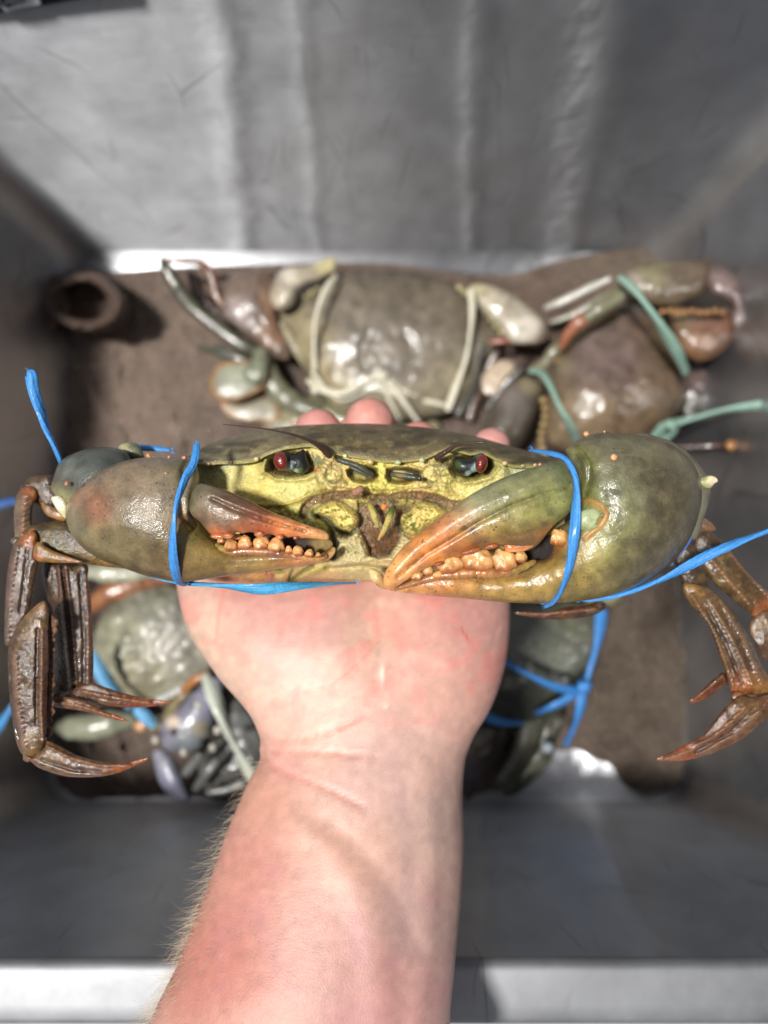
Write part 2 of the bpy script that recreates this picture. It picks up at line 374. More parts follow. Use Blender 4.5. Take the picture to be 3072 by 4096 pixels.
for a in range(0, 91, 15):
    an = math.radians(a); d = -.004 * (1 - math.cos(an)); z = HZ - .004 + .004 * math.sin(an)
    rl.append(rrect(TX0 + d, TX1 - d, TY0 + d, TY1 - d, .028, z))
for q in (.008, .014, .0185):
    rl.append(rrect(TX0 - q, TX1 + q, TY0 - q, TY1 + q, .032, HZ + .0003))
for a in range(15, 91, 15):
    an = math.radians(a); q = .0185 + .003 * math.sin(an); rl.append(rrect(TX0 - q, TX1 + q, TY0 - q, TY1 + q, .034, HZ - .003 * (1 - math.cos(an))))
rl.append(rrect(TX0 - .0215, TX1 + .0215, TY0 - .0215, TY1 + .0215, .034, HZ - .018))
ringmesh('tub_rim', rl, M_RIM, tub)
# bench the tub stands on
bm_, t, b = nmat('bench_top'); tc = N(t, 'ShaderNodeTexCoord').outputs['Object']; nz = noise(t, tc, 12, 6)
t.links.new(ramp(t, nz.outputs[0], [(.3, .30), (.7, .42)]), b.inputs['Base Color']); b.inputs['Roughness'].default_value = .5
Vb = []; Fb = []
S = 6.0; n_ = 12
for i in range(n_ + 1):
    for j in range(n_ + 1): Vb.append((-S + 2*S*i/n_, -S + 2*S*j/n_, -.006))
for i in range(n_):
    for j in range(n_): a = i*(n_+1)+j; Fb.append((a, a+n_+1, a+n_+2, a+1))
tag(link('ground', Vb, Fb, bm_), kind='structure')
# black strip with a label behind the rim, top left
mb, t, b = nmat('black_plastic'); b.inputs['Base Color'].default_value = (.006, .009, .014, 1); b.inputs['Roughness'].default_value = .4
mw, t, b = nmat('white_label'); b.inputs['Base Color'].default_value = (.75, .78, .82, 1); b.inputs['Roughness'].default_value = .35
def PY(px, py, y):
    """world point seen at photo pixel on the upright plane y"""
    q = P(px, py, 1.0); o_ = np.array([0, 0, CAMZ]); dv = q - o_; return o_ + dv * (y / dv[..., 1:2])
def plate(name, pts, d, th, mat, parent):
    A = PY([p[0] for p in pts], [p[1] for p in pts], d); B = A + np.array([0, th, 0]); n = len(pts)
    V = np.concatenate([A, B]); Fs = [tuple(range(n)), tuple(range(2*n-1, n-1, -1))] + [(k, k+n, (k+1) % n + n, (k+1) % n) for k in range(n)]
    return fixn(link(name, V, Fs, mat, parent, smooth=False))
pr = thing('black_strip', 'black strip with a white sticker on the steel wall at the top left', 'strip', (-.15, .2735, .215))
plate('strip_edge', [(-260, 82), (10, 49), (300, 0), (520, -38), (500, -110), (-260, -20)], .2735, .0012, mb, pr)
lb = plate('sticker', [(0, 22), (-40, -60), (120, -90), (164, 18), (22, 47)], .2731, .0003, mw, pr)
el = [(58 + 62 * math.cos(a) - 6 * math.sin(a), -6 + 34 * math.sin(a) - 9 * math.cos(a)) for a in np.linspace(0, 2 * math.pi, 28, endpoint=False)]
plate('sticker_oval', el, .2728, .0002, mb, lb)
wv = []
V = []; Fs = []
for row, (xa, ya, xb, yb, hh) in enumerate(((16, 13, 112, -2, 8), (46, 27, 114, 14, 6))):
    nn = 15 if row == 0 else 12
    for k in range(nn):
        f = k / (nn - 1); cx = xa + (xb - xa) * f; cy = ya + (yb - ya) * f; h_ = hh * (.55 + .45 * random.random()); w_ = 2.0; sl = 2.5
        q = [(cx - w_, cy), (cx + w_ * .6, cy), (cx + w_ + sl, cy - h_), (cx + sl - w_ * .4, cy - h_)]
        b0 = len(V); V += [tuple(PY(a[0], a[1], .2726)) for a in q]; Fs.append((b0, b0+1, b0+2, b0+3))
        q = [(cx - w_, cy), (cx - w_, cy - 1.6), (cx + w_ * 2.4, cy - 2.2), (cx + w_ * 2.4, cy - .6)]
        b0 = len(V); V += [tuple(PY(a[0], a[1], .27255)) for a in q]; Fs.append((b0, b0+1, b0+2, b0+3))
link('lettering', V, Fs, mw, lb, smooth=False)
# ------------------------------------------------------------------ wet burlap sacks
def burlap():
    m, t, b = nmat('wet_burlap'); L = t.links; tc = N(t, 'ShaderNodeTexCoord').outputs['Object']
    at = N(t, 'ShaderNodeAttribute', attribute_name='Col').outputs['Color']
    w1 = N(t, 'ShaderNodeTexWave', bands_direction='X'); w1.inputs['Scale'].default_value = 160; w1.inputs['Distortion'].default_value = 1.5
    w2 = N(t, 'ShaderNodeTexWave', bands_direction='Y'); w2.inputs['Scale'].default_value = 160; w2.inputs['Distortion'].default_value = 1.5
    L.new(tc, w1.inputs[0]); L.new(tc, w2.inputs[0])
    wv_ = math_(t, 'ADD', w1.outputs[1], w2.outputs[1]); n1 = noise(t, tc, 25, 6, .65); n2 = noise(t, tc, 300, 3)
    v = math_(t, 'MULTIPLY_ADD', n1.outputs[0], 2.2, .3); v = math_(t, 'MULTIPLY', v, math_(t, 'MULTIPLY_ADD', wv_, .22, .78))
    v = math_(t, 'MULTIPLY', v, math_(t, 'MULTIPLY_ADD', n2.outputs[0], 1.3, .38))
    mul = N(t, 'ShaderNodeVectorMath', operation='SCALE'); L.new(at, mul.inputs[0]); L.new(v, mul.inputs['Scale']); L.new(mul.outputs[0], b.inputs['Base Color'])
    b.inputs['Roughness'].default_value = .55; b.inputs['Coat Weight'].default_value = .9; b.inputs['Coat Roughness'].default_value = .08
    bp = N(t, 'ShaderNodeBump'); bp.inputs['Strength'].default_value = .9; bp.inputs['Distance'].default_value = .0040
    L.new(math_(t, 'ADD', wv_, math_(t, 'MULTIPLY', n2.outputs[0], 2.5)), bp.inputs['Height']); L.new(bp.outputs[0], b.inputs['Normal']); L.new(bp.outputs[0], b.inputs['Coat Normal'])
    return m
M_SACK = burlap()
def folds(a, amp, sx, sy, off=0.0):
    ca, sa = math.cos(a), math.sin(a)
    def f(X, Y):
        u = X * ca + Y * sa; v = -X * sa + Y * ca
        n = fbm(u / sx + off, v / sy + off, 4); r = 1 - np.abs(2 * fbm(u / sx * 1.3 + 7 + off, v / sy + 3, 3) - 1)
        return amp * (n * .8 + r ** 4 * .8 - .6)
    return f
sk = inflate('brown_sack', [(90,1190),(230,1090),(480,1085),(700,1068),(1000,1058),(1500,1050),(1750,1075),(2000,1095),(2250,1075),(2500,1060),(2650,1090),(2930,1500),(2960,1900),(2850,2300),(2790,2600),(2765,2900),(2745,3050),(2700,3150),(2610,3180),(2550,3172),(2490,3135),(2440,3060),(2380,3040),(2310,3000),(2240,3005),(2170,2975),(2080,3080),(1900,3180),(1400,3190),(500,3190),(230,3170),(110,2600),(70,1900),(70,1400)],
    22, .006, s=17, p=.18, disp=lambda X, Y: 18 + folds(1.1, 66, 420, 110)(X, Y) + folds(.2, 16, 90, 60, 3)(X, Y) + folds(1.6, 60, 300, 160, 9)(X, Y) * ss(1900, 2300, X), col=paint((130,113,102), [(600,1500,300,(158,138,124)),(2600,2700,260,(112,98,84)),(2500,1150,250,(120,98,80))], .15, 90), mat=M_SACK, floor=True, back=.3)
tag(sk, 'wet brown burlap sack spread over the tub floor under the crabs', 'sack')
sk2 = inflate('brown_sack', [(1150,1062),(1500,1055),(1720,1080),(1900,1110),(2080,1090),(2200,1050),(2400,1010),(2560,990),(2640,1030),(2660,1130),(2560,1210),(2300,1290),(2100,1300),(1900,1260),(1600,1230),(1300,1180)],
    60, .022, s=14, p=.4, disp=folds(.05, 40, 500, 70, 5), col=paint((134,114,100), [(2500,1050,150,(140,124,108))], .15, 70), mat=M_SACK, floor=True, back=.6)
tag(sk2, 'folded brown burlap sack bunched against the back steel wall', 'sack')
# rolled corner of the sack, top left: an open tube standing on its rim
def roll():
    V = []; C = []; nr = 72; rows = [(0.0, 1.0), (.2, 1.0), (.5, 1.04), (1.0, 1.1)]
    prof = []
    R0 = lambda a: (138 + 14 * math.sin(2*a + .5) + 3 * math.sin(3*a), 112 + 12 * math.cos(a))
    for (z, k, inn) in ((.004,1.35,0),(.02,1.22,0),(.04,1.12,0),(.052,1.03,0),(.055,.9,0),(.052,.76,0),(.04,.70,0),(.02,.66,0),(.005,.62,0)):
        for j in range(nr):
            a = 2 * math.pi * j / nr; rx, ry = R0(a); wv_ = 1 + .05 * math.sin(2 * a + z * 40) + .07 * (vnoise(4 + 2.5 * math.cos(a), 4 + 2.5 * math.sin(a) + z * 40) - .5)
            prof.append((345 + rx * k * wv_ * math.cos(a) - z * 300, 1205 + ry * k * wv_ * math.sin(a), z + .006 * math.sin(a + 1)))
    q = np.array(prof); W = PZ(q[:, 0], q[:, 1], q[:, 2]); m = len(prof) // nr
    Fs = [(i*nr+j, i*nr+(j+1) % nr, (i+1)*nr+(j+1) % nr, (i+1)*nr+j) for i in range(m-1) for j in range(nr)]
    o = link('rolled_sack', W, Fs, M_SACK, None, np.ones((len(W), 3)) * lin((112, 92, 80)))
    return fixn(o)
tag(roll(), 'rolled open sack mouth with dark hole at the back left corner', 'sack')
flap = inflate('sack_flap', [(75,1200),(140,1130),(240,1105),(260,1180),(240,1290),(180,1330),(110,1300),(75,1260)], 30, .04, s=12, p=.4, disp=folds(.9, 16, 120, 50), col=paint((104,84,72)), mat=M_SACK, floor=True)
tag(flap, 'brown sack flap hanging left of the rolled sack mouth', 'sack')
# ------------------------------------------------------------------ the held mud crab
def A2(l): return [(100 + x / 1.2762, 1600 + y / 1.2762) for x, y in l]
def R3(l): return [(1400 + x / .9922, 1650 + y / .9922) for x, y in l]
crab = thing('mud_crab', 'large live mud crab held up on the open palm, claws tied with blue string', 'crab', tuple(P(1500, 2000, .21)))
MX = [740,790,830,875,921,975,1028,1060,1100,1140,1200,1240,1290,1330,1370,1420,1480,1530,1600,1650,1700,1740,1780,1830,1880,1900,1930,1960,1990,2020,2050,2110,2160,2200,2250,2330]
MY = [1868,1852,1858,1852,1852,1850,1842,1822,1806,1794,1786,1782,1798,1812,1820,1828,1836,1846,1846,1842,1834,1816,1802,1805,1818,1815,1812,1825,1842,1854,1866,1868,1866,1862,1860,1868]
TXa = [740,790,880,971,1080,1197,1333,1469,1568,1695,1785,1920,2011,2110,2165,2250,2330]
TYa = [1840,1800,1758,1736,1713,1701,1695,1693,1699,1708,1722,1749,1776,1803,1821,1845,1862]
def smoothin(xs, XX, YY, w=12):
    g = np.arange(700, 2400, 3.0); v = np.interp(g, XX, YY); k = np.exp(-np.linspace(-2, 2, 2*w//3+1) ** 2); k /= k.sum()
    v = np.convolve(np.pad(v, len(k)//2, mode='edge'), k, 'valid')[:len(g)]; return np.interp(xs, g, v)
xs = np.arange(742, 2330, 7.0)
m_ = smoothin(xs, MX, MY, 12); t_ = np.minimum(smoothin(xs, TXa, TYa, 60), m_ - 3)
def zfront(x): return .2035 + .005 * ((x - 1530) / 800.0) ** 2
ths = np.concatenate([np.linspace(0, 90, 26), np.linspace(90, 180, 18)[1:]])
V = []; C = []
nx = len(xs)
lip = [(-9, .0022), (-7, -.0002), (-2, -.0012)]
Xs, Ys = [], []
for (dy, dz) in lip:
    V.append(P(xs, m_ - dy * .8, zfront(xs) - .0008 + dz)); Xs.append(xs); Ys.append(m_ + 6)
for th in ths:
    a = math.radians(th); ed = np.clip((1 - ((xs - 1535) / 810.0) ** 2), .03, 1) ** .5
    h = (m_ - t_); y = m_ - h * math.sin(a) if th <= 90 else t_ + (2080 - t_) * (1 - math.sin(a)) * .9
    d = zfront(xs) - .0018 + (.030 if th <= 90 else .030) * (1 - math.cos(a)) * ed
    bump = .0012 * (fbm(xs / 130, y / 60 + 0 * xs, 3) - .5)
    V.append(P(xs, y, d - bump * min(1, th / 20.0))); Xs.append(xs); Ys.append(y + 0 * xs)
n = nx; m = len(V); Vc = np.concatenate(V); X = np.concatenate(Xs); Y = np.concatenate(Ys)
mm = smoothin(X, MX, MY, 12)
C = paint((98,92,66), [(1000,1760,160,(110,104,80)),(1500,1710,300,(108,100,72)),(1500,1790,250,(88,78,52)),(2100,1830,120,(92,86,60)),(1350,1770,140,(96,82,50)),(850,1800,90,(80,82,68))], .3, 45)(X, Y)
mot = fbm(X / 26, Y / 12, 3); C = mixc(C, (158,148,108), ss(.55, .78, mot) * .45); C = mixc(C, (44,38,26), ss(.52, .3, fbm(X/70+9, Y/16, 4)) * .65); C = C * np.array([1.0, .93, .84])
C = mixc(C, (172,164,92), ss(-12, 4, Y - mm) * .75)
Fs = [(i*n+j, i*n+j+1, (i+1)*n+j+1, (i+1)*n+j) for i in range(m-1) for j in range(n-1)]
fixn(link('carapace', Vc, Fs, M_CARA, crab, C))
for (x, y, r, c) in ((834,1856,8,(214,150,120)),(921,1849,8,(220,160,130)),(1026,1836,12,(206,180,120)),(2019,1853,12,(214,184,140)),(2093,1863,9,(150,150,110)),(2140,1860,8,(210,170,130)),(2160,1858,7,(210,170,130)),(1380,1823,9,(226,222,170)),(1592,1850,13,(176,186,140)),(1688,1841,12,(200,205,160)),(1480,1848,15,(220,190,120))):
    blob('spine', x, y, zfront(x) - .0022, r, r * .85, r, M_TOOTH, crab, col=(150,146,90), tipc=None, n=8) if False else blob('spine', x, y, zfront(x) - .0024, r, r * .8, r, M_TOOTH, crab, col=c, n=8)
# ---- face relief
BXa = [740, 770,850,1000,1100,1200,1350,1480,1600,1750,1900,2230,2330]; BYa = [2200,2290,2324,2338,2342,2334,2328,2320,2304,2290,2270,2200,2120]
xs = np.arange(760, 2260, 4.5); nr = 135
top = smoothin(xs, MX, MY, 12) - 8; bot = smoothin(xs, BXa, BYa, 60)
X = np.repeat(xs[None], nr, 0); tt = np.linspace(0, 1, nr)[:, None]; Y = top + (bot - top) * tt
H = -((X - 1530) / 1000.0) ** 2 * 60.0
H -= (np.clip(Y - 2215, 0, None) / 115.0) ** 2 * 170
H += 26 * np.exp(-((Y - 1952) / 26.0) ** 2) * ss(1230, 1330, X) * ss(1830, 1760, X)           # epistome ridge
YEL = paint((230,212,142), [(900,1900,110,(212,214,150)),(860,1855,60,(150,160,120)),(1000,1970,120,(226,210,104)),(1150,1950,60,(214,216,140)),(1530,1930,80,(226,218,110)),(1850,1960,90,(224,214,128)),(2000,1950,120,(206,208,134)),(2080,1890,60,(168,190,158)),(1200,2130,120,(196,196,110)),(1250,2280,120,(196,164,104)),(1430,2200,90,(206,194,140)),(1560,2270,150,(202,186,122)),(1000,2300,90,(206,160,84)),(900,2310,60,(186,110,84))], .12, 50)
C = YEL(X, Y)
mg = fbm(X / 13, Y / 11, 3); mg2 = fbm(X / 60 + 4, Y / 60, 2)
green = ss(.60, .70, mg) * ss(.42, .6, mg2)
C = mixc(C, (120,136,22), green * .75 * ss(1200, 1280, X) * ss(1860, 1760, X) * ss(2260, 2180, Y))
C = mixc(C, (142,150,40), ss(.45, .6, mg) * (1 - ss(.6, 1.1, ell(X, Y, 1120, 2045, 120, 42, 8))))
C = mixc(C, (142,150,40), ss(.5, .62, mg) * (1 - ss(.6, 1.1, ell(X, Y, 1240, 1985, 70, 30, -30))))
def bump(cx, cy, rx, ry, a, h, plate=False):
    r = ell(X, Y, cx, cy, rx, ry, a); return h * ((1 - ss(.75, 1.05, r)) if plate else np.exp(-r * r * 1.4))
def groove(line_, wd, h, c=None, k=.8):
    global H, C
    d = polyd(line_, X, Y, False); H = H - h * np.exp(-(d / wd) ** 2)
    if c is not None: C = mixc(C, c, np.exp(-(d / (wd * 1.1)) ** 2) * k)
def ridge(line_, wd, h, c=None, k=.8): groove(line_, wd, -h, c, k)
# orbits
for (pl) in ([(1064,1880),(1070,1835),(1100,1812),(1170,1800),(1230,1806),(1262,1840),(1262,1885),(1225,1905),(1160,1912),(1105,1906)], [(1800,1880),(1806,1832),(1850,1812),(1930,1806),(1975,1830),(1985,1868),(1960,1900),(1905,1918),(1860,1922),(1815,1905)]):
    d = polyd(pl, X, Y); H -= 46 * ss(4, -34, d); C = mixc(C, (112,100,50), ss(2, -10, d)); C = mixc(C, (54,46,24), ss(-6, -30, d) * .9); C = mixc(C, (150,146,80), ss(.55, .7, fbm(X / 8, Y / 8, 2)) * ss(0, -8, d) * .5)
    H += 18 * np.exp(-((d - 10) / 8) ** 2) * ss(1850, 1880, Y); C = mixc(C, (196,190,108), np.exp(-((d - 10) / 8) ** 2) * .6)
# side lobes by the orbits
for (x, y) in ((1052,1862), (2012,1885)):
    H += bump(x, y, 24, 46, 20 if x < 1500 else -15, 26); C = mixc(C, (186,180,112), bump(x, y, 24, 46, 0, .6))
# antennule sockets
for (pl, sd_) in (([(1385,1880),(1420,1862),(1470,1862),(1505,1872),(1514,1900),(1500,1922),(1460,1934),(1415,1925),(1392,1905)], 1), ([(1544,1905),(1550,1876),(1580,1868),(1640,1870),(1690,1885),(1675,1915),(1640,1932),(1590,1936),(1555,1928)], 1)):
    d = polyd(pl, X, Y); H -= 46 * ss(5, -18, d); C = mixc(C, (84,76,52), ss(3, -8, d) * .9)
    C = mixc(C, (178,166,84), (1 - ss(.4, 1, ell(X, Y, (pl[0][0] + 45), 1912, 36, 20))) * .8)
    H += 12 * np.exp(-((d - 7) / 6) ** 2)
ridge([(1530,1846),(1531,1900),(1531,1950)], 11, 14, (230,222,120), .5)
# antennal bases between orbit and sockets
for pts in (((1335,1895,30,32),(1300,1870,24,26),(1350,1935,34,14),(1285,1900,20,30),(1320,1840,22,18),(1240,1850,18,26)), ((1725,1895,30,30),(1770,1870,30,30),(1703,1935,26,15),(1790,1905,24,26),(1745,1850,24,16),(1850,1905,26,18))):
    for (x, y, rx, ry) in pts:
        H += bump(x, y, rx, ry, 0, 24); r = ell(X, Y, x, y, rx * 1.15, ry * 1.15); C = mixc(C, (108,108,66), np.exp(-((r - 1) / .13) ** 2) * .75)
C = mixc(C, (110,120,84), (1 - ss(.5, 1.1, ell(X, Y, 1262, 1835, 45, 30))) * .8 * ss(.35, .55, mg)); C = mixc(C, (116,112,80), (1 - ss(.5, 1.1, ell(X, Y, 1770, 1850, 45, 30))) * .7)
C = mixc(C, (214,150,96), (1 - ss(.3, 1.1, ell(X, Y, 1265, 1878, 30, 16))) * .7)
groove([(1060,1972),(1010,1962),(960,1930),(900,1905)], 12, 5, None)
# beaded line + groove along the cheek
ridge([(1010,2014),(1060,2020),(1130,2018),(1180,2006),(1225,1985),(1262,1962),(1300,1950)], 5, 9, (190,164,70), .6)
groove([(1010,2024),(1060,2031),(1130,2030),(1190,2016),(1240,1996),(1290,1966)], 5, 8, (150,120,50), .5)
ridge([(2040,1960),(1960,1985),(1880,2000),(1830,1985),(1780,1965)], 6, 7, (214,170,90), .5)
groove([(1300,1968),(1360,1952),(1450,1962),(1530,1966),(1600,1960),(1700,1955),(1760,1966)], 5, 5, (196,140,70), .45)
# buccal frame: brown hairy arc and centre
HB = np.zeros(X.shape)
arc = polyd([(1212,2060),(1222,2028),(1262,2000),(1320,1982),(1400,1978),(1470,1984),(1510,2000),(1530,2040),(1550,2000),(1600,1984),(1680,1982),(1750,1996),(1800,2020),(1850,2020)], X, Y, False)
tri = polyd([(1430,2000),(1530,1975),(1640,2000),(1640,2060),(1606,2100),(1602,2150),(1560,2215),(1520,2237),(1482,2222),(1466,2170),(1440,2120),(1436,2060)], X, Y)
hb = np.maximum(1 - ss(9, 22, arc), ss(8, -6, tri)); HB = hb
H -= 30 * hb; C = mixc(C, (138,112,88), hb * .93)
C = mixc(C, (90,58,46), ss(2090, 2200, Y) * ss(6, -8, tri)); C = mixc(C, (168,140,96), hb * ss(.6, .75, fbm(X/9, Y/9, 2)) * .5)
H += hb * (fbm(X / 7, Y / 9, 2) - .5) * 16
# mouth plates
LP_ = [(1262,2045),(1290,2020),(1330,2003),(1365,2010),(1395,2030),(1425,2050),(1438,2078),(1430,2105),(1400,2126),(1370,2124),(1342,2105),(1328,2080),(1300,2070),(1272,2062)]
RP_ = [(1600,2085),(1605,2060),(1640,2045),(1662,2020),(1700,2008),(1745,2018),(1786,2048),(1775,2068),(1735,2092),(1702,2112),(1680,2132),(1650,2142),(1622,2127),(1608,2108)]
for pl in (LP_, RP_):
    d = polyd(pl, X, Y); H -= 14 * np.exp(-((d - 8) / 8) ** 2); C = mixc(C, (92,96,72), np.exp(-((d - 6) / 6) ** 2) * .8)
    C = mixc(C, (232,214,122), ss(2, -4, d)); H += 34 * ss(4, -26, d) ** .7
    g = ss(.52, .62, fbm(X / 12 + 3, Y / 10 + 8, 3)) * ss(0, -16, d) * ss(.34, .5, fbm(X / 42 + 11, Y / 42 + 2, 2)); C = mixc(C, (84,112,20), g * .9); H -= 3 * g
LI = [(1338,2122),(1375,2136),(1408,2134),(1430,2114),(1452,2155),(1466,2205),(1478,2228),(1440,2248),(1385,2258),(1346,2250),(1336,2210),(1340,2160)]
RI = [(1606,2130),(1635,2146),(1664,2146),(1700,2122),(1740,2140),(1690,2220),(1640,2262),(1570,2252),(1524,2240),(1566,2212),(1596,2165)]
for pl in (LI, RI):
    d = polyd(pl, X, Y); C = mixc(C, (212,204,150), ss(3, -5, d) * .9); H += 20 * ss(4, -16, d); C = mixc(C, (196,182,128), ss(0, -30, d) * .6)
    C = mixc(C, (120,120,40), ss(.66, .74, fbm(X / 7, Y / 7, 2)) * ss(0, -5, d) * .5)
groove([(1272,2062),(1300,2078),(1320,2105),(1334,2150),(1340,2200),(1334,2232)], 9, 26, (56,62,50), .85)
groove([(1432,2116),(1404,2136),(1372,2134),(1342,2112)], 5, 10, (98,100,70), .7); groove([(1430,2150),(1432,2200),(1428,2240)], 6, 4, (170,158,104), .4)
ridge([(1228,2050),(1250,2064),(1246,2078)], 16, 24, (92,100,78), .7)
OP = [(1215,2080),(1262,2078),(1300,2100),(1322,2150),(1326,2220),(1290,2250),(1240,2200),(1215,2140)]
d = polyd(OP, X, Y); C = mixc(C, (206,200,112), ss(2, -6, d) * .8); H += 16 * ss(6, -20, d); C = mixc(C, (130,140,40), ss(.5, .62, mg) * ss(2, -6, d) * .6)
for (x, y) in ((1452,2004), (1612,2006)):
    H += bump(x, y, 46, 26, 5, 34); C = mixc(C, (186,178,96), bump(x, y, 40, 22, 5, .9)); C = mixc(C, (70,90,40), ss(.52, .64, mg) * bump(x, y, 40, 22, 0, .9))
C = mixc(C, (60,72,54), bump(1575, 2008, 22, 20, 0, .9))
# lower body: abdomen ridge and sternum folds
ridge([(1335,2262),(1400,2252),(1450,2246),(1496,2232),(1560,2240),(1640,2262)], 9, 14, (220,206,150), .7)
groove([(1300,2272),(1400,2266),(1440,2262),(1500,2270),(1640,2280)], 7, 14, (140,136,86), .6)
ridge([(1180,2330),(1220,2300),(1290,2272)], 14, 18, (190,186,84), .6); groove([(1150,2330),(1205,2290),(1250,2262)], 6, 20, (104,96,66), .8)
groove([(1155,2320),(1172,2280)], 5, 16, (110,104,70), .8)
for (x, y, rx, ry, c) in ((968,2312,16,24,(222,176,70)),(1018,2300,30,20,(226,184,74)),(1048,2322,22,12,(220,160,84)),(1085,2305,15,24,(184,98,84)),(1112,2284,20,10,(130,160,30)),(1125,2315,26,22,(212,184,110)),(1170,2330,24,8,(226,196,120)),(905,2325,40,8,(168,90,66)),(1000,2330,16,8,(216,150,80)),(985,2284,12,14,(206,150,70)),(1060,2294,10,14,(200,140,76))):
    H += bump(x, y, rx, ry, 0, 22); C = mixc(C, c, bump(x, y, rx, ry, 0, 1.2))
C = mixc(C, (176,128,84), ss(1140, 1000, X) * ss(2260, 2290, Y) * .25)
H += (fbm(X / 26, Y / 22, 3) - .5) * 9
ck = 1 - np.abs(2 * fbm(X / 20 + 2, Y / 18 + 5, 4) - 1); cen = np.exp(-((X - 1530) / 420) ** 2) * ss(2260, 2200, Y)
C = mixc(C, (104,96,44), ss(.84, .99, ck) * .4 * cen); C = mixc(C, (190,120,60), ss(.66, .8, fbm(X / 24 + 31, Y / 16, 3)) * .5 * cen); H -= 7 * ss(.82, .98, ck) * cen
C = mixc(C, (190,206,190), ss(.62, .8, fbm(X / 50 + 13, Y / 30, 3)) * .5 * ss(500, 620, np.abs(X - 1530)) * ss(1960, 1880, Y))
C = C * (.90 + .30 * (fbm(X / 9, Y / 9, 3) - .5) + .26 * (fbm(X / 46, Y / 40, 3) - .5))[..., None] * np.array([1.06, 1.0, 1.0])
d0 = zfront(X) + .0016
H0b = -((X - 1530) / 1000.0) ** 2 * 60.0 - (np.clip(Y - 2215, 0, None) / 115.0) ** 2 * 170
H = H0b + (H - H0b) * 1.45 + (fbm(X / 12, Y / 12, 2) - .5) * 5
V = P(X, Y, d0 - H * .2 / F); n = len(xs)
Fs = [(i*n+j, i*n+j+1, (i+1)*n+j+1, (i+1)*n+j) for i in range(nr-1) for j in range(n-1)]
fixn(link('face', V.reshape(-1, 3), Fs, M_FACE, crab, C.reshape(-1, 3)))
# underside, closing the body backwards
V = []; Cu = []
for th in np.linspace(0, 180, 24):
    a = math.radians(th); y = bot + (6 - (12 if th < 90 else 180) * (1 - math.sin(a))) * 1.0; dd = zfront(xs) + .0016 + (H[-1] * -.2 / F) + .036 * (1 - math.cos(a)) / 2 * 1.1
    V.append(P(xs, np.where(th == 0, bot, y), dd)); Cu.append(paint((206,186,136), [(900,2320,90,(180,110,80))], .2)(xs, y + 0 * xs))
m = len(V); Fs = [(i*n+j, i*n+j+1, (i+1)*n+j+1, (i+1)*n+j) for i in range(m-1) for j in range(n-1)]
fixn(link('abdomen', np.concatenate(V), Fs, M_FACE, crab, np.concatenate(Cu)))
# ---- eyes
M_EYE, t, b = nmat('red_cornea'); b.inputs['Roughness'].default_value = .25; b.inputs['Coat Weight'].default_value = .6; b.inputs['Coat Roughness'].default_value = .02
tc = N(t, 'ShaderNodeTexCoord').outputs['Object']; r_ = noise(t, tc, 260, 2); rr = N(t, 'ShaderNodeValToRGB'); t.links.new(r_.outputs[0], rr.inputs[0])
rr.color_ramp.elements[0].color = (.06, .006, .005, 1); rr.color_ramp.elements[1].color = (.20, .022, .016, 1); t.links.new(rr.outputs[0], b.inputs['Base Color'])
vo = N(t, 'ShaderNodeTexVoronoi'); vo.inputs['Scale'].default_value = 2600; t.links.new(tc, vo.inputs['Vector']); bp = N(t, 'ShaderNodeBump'); bp.inputs['Strength'].default_value = .35; bp.inputs['Distance'].default_value = .0002; t.links.new(vo.outputs[0], bp.inputs['Height']); t.links.new(bp.outputs[0], b.inputs['Normal'])
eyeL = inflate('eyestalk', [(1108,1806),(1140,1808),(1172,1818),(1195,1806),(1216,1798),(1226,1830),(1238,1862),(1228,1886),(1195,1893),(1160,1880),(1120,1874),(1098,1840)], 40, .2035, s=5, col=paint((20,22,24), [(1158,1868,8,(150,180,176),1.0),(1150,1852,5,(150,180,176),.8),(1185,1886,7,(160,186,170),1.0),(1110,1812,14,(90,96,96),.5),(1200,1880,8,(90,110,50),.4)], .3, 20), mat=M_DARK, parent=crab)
blob('cornea', 1123, 1844, .1995, 29, 37, 26, M_EYE, eyeL, ang=-14, n=18)
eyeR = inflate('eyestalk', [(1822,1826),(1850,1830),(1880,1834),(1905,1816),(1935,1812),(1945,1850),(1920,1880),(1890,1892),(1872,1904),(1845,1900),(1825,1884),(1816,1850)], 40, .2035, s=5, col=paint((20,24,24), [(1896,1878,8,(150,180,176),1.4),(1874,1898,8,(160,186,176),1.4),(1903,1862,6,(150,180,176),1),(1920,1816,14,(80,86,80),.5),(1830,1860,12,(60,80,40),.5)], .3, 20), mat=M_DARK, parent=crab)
blob('cornea', 1926, 1854, .1995, 24, 38, 26, M_EYE, eyeR, ang=14, n=18)
# ---- antennae
M_ANT = shell('antenna_shell', .35, .8, bump=.3, var=.3)
def ant(pts):
    V_ = []; c = catmull(pts, False, 5)
    for i in range(len(c)): c[i, 3] *= (1.08 if (i // 1) % 2 else .86)
    return tube('antenna', [tuple(q) for q in c], M_ANT, crab, col=(62,42,34), nseg=8, step=50)
ant([(1322,1826,.199,14),(1308,1812,.198,15),(1293,1798,.197,12),(1267,1779,.1955,9),(1233,1760,.194,7.5),(1200,1747,.193,6.5),(1160,1735,.192,5.5),(1100,1722,.191,4.2),(1033,1712,.190,3.2),(960,1704,.189,2.6),(891,1697,.188,1.8)])
ant([(1744,1836,.199,13),(1760,1822,.198,13),(1783,1808,.197,11),(1817,1786,.1955,8),(1850,1775,.194,6),(1880,1773,.193,5),(1910,1771,.192,4),(1934,1769,.1915,2.5)])
GR = paint((104,112,90), [], .3, 18)
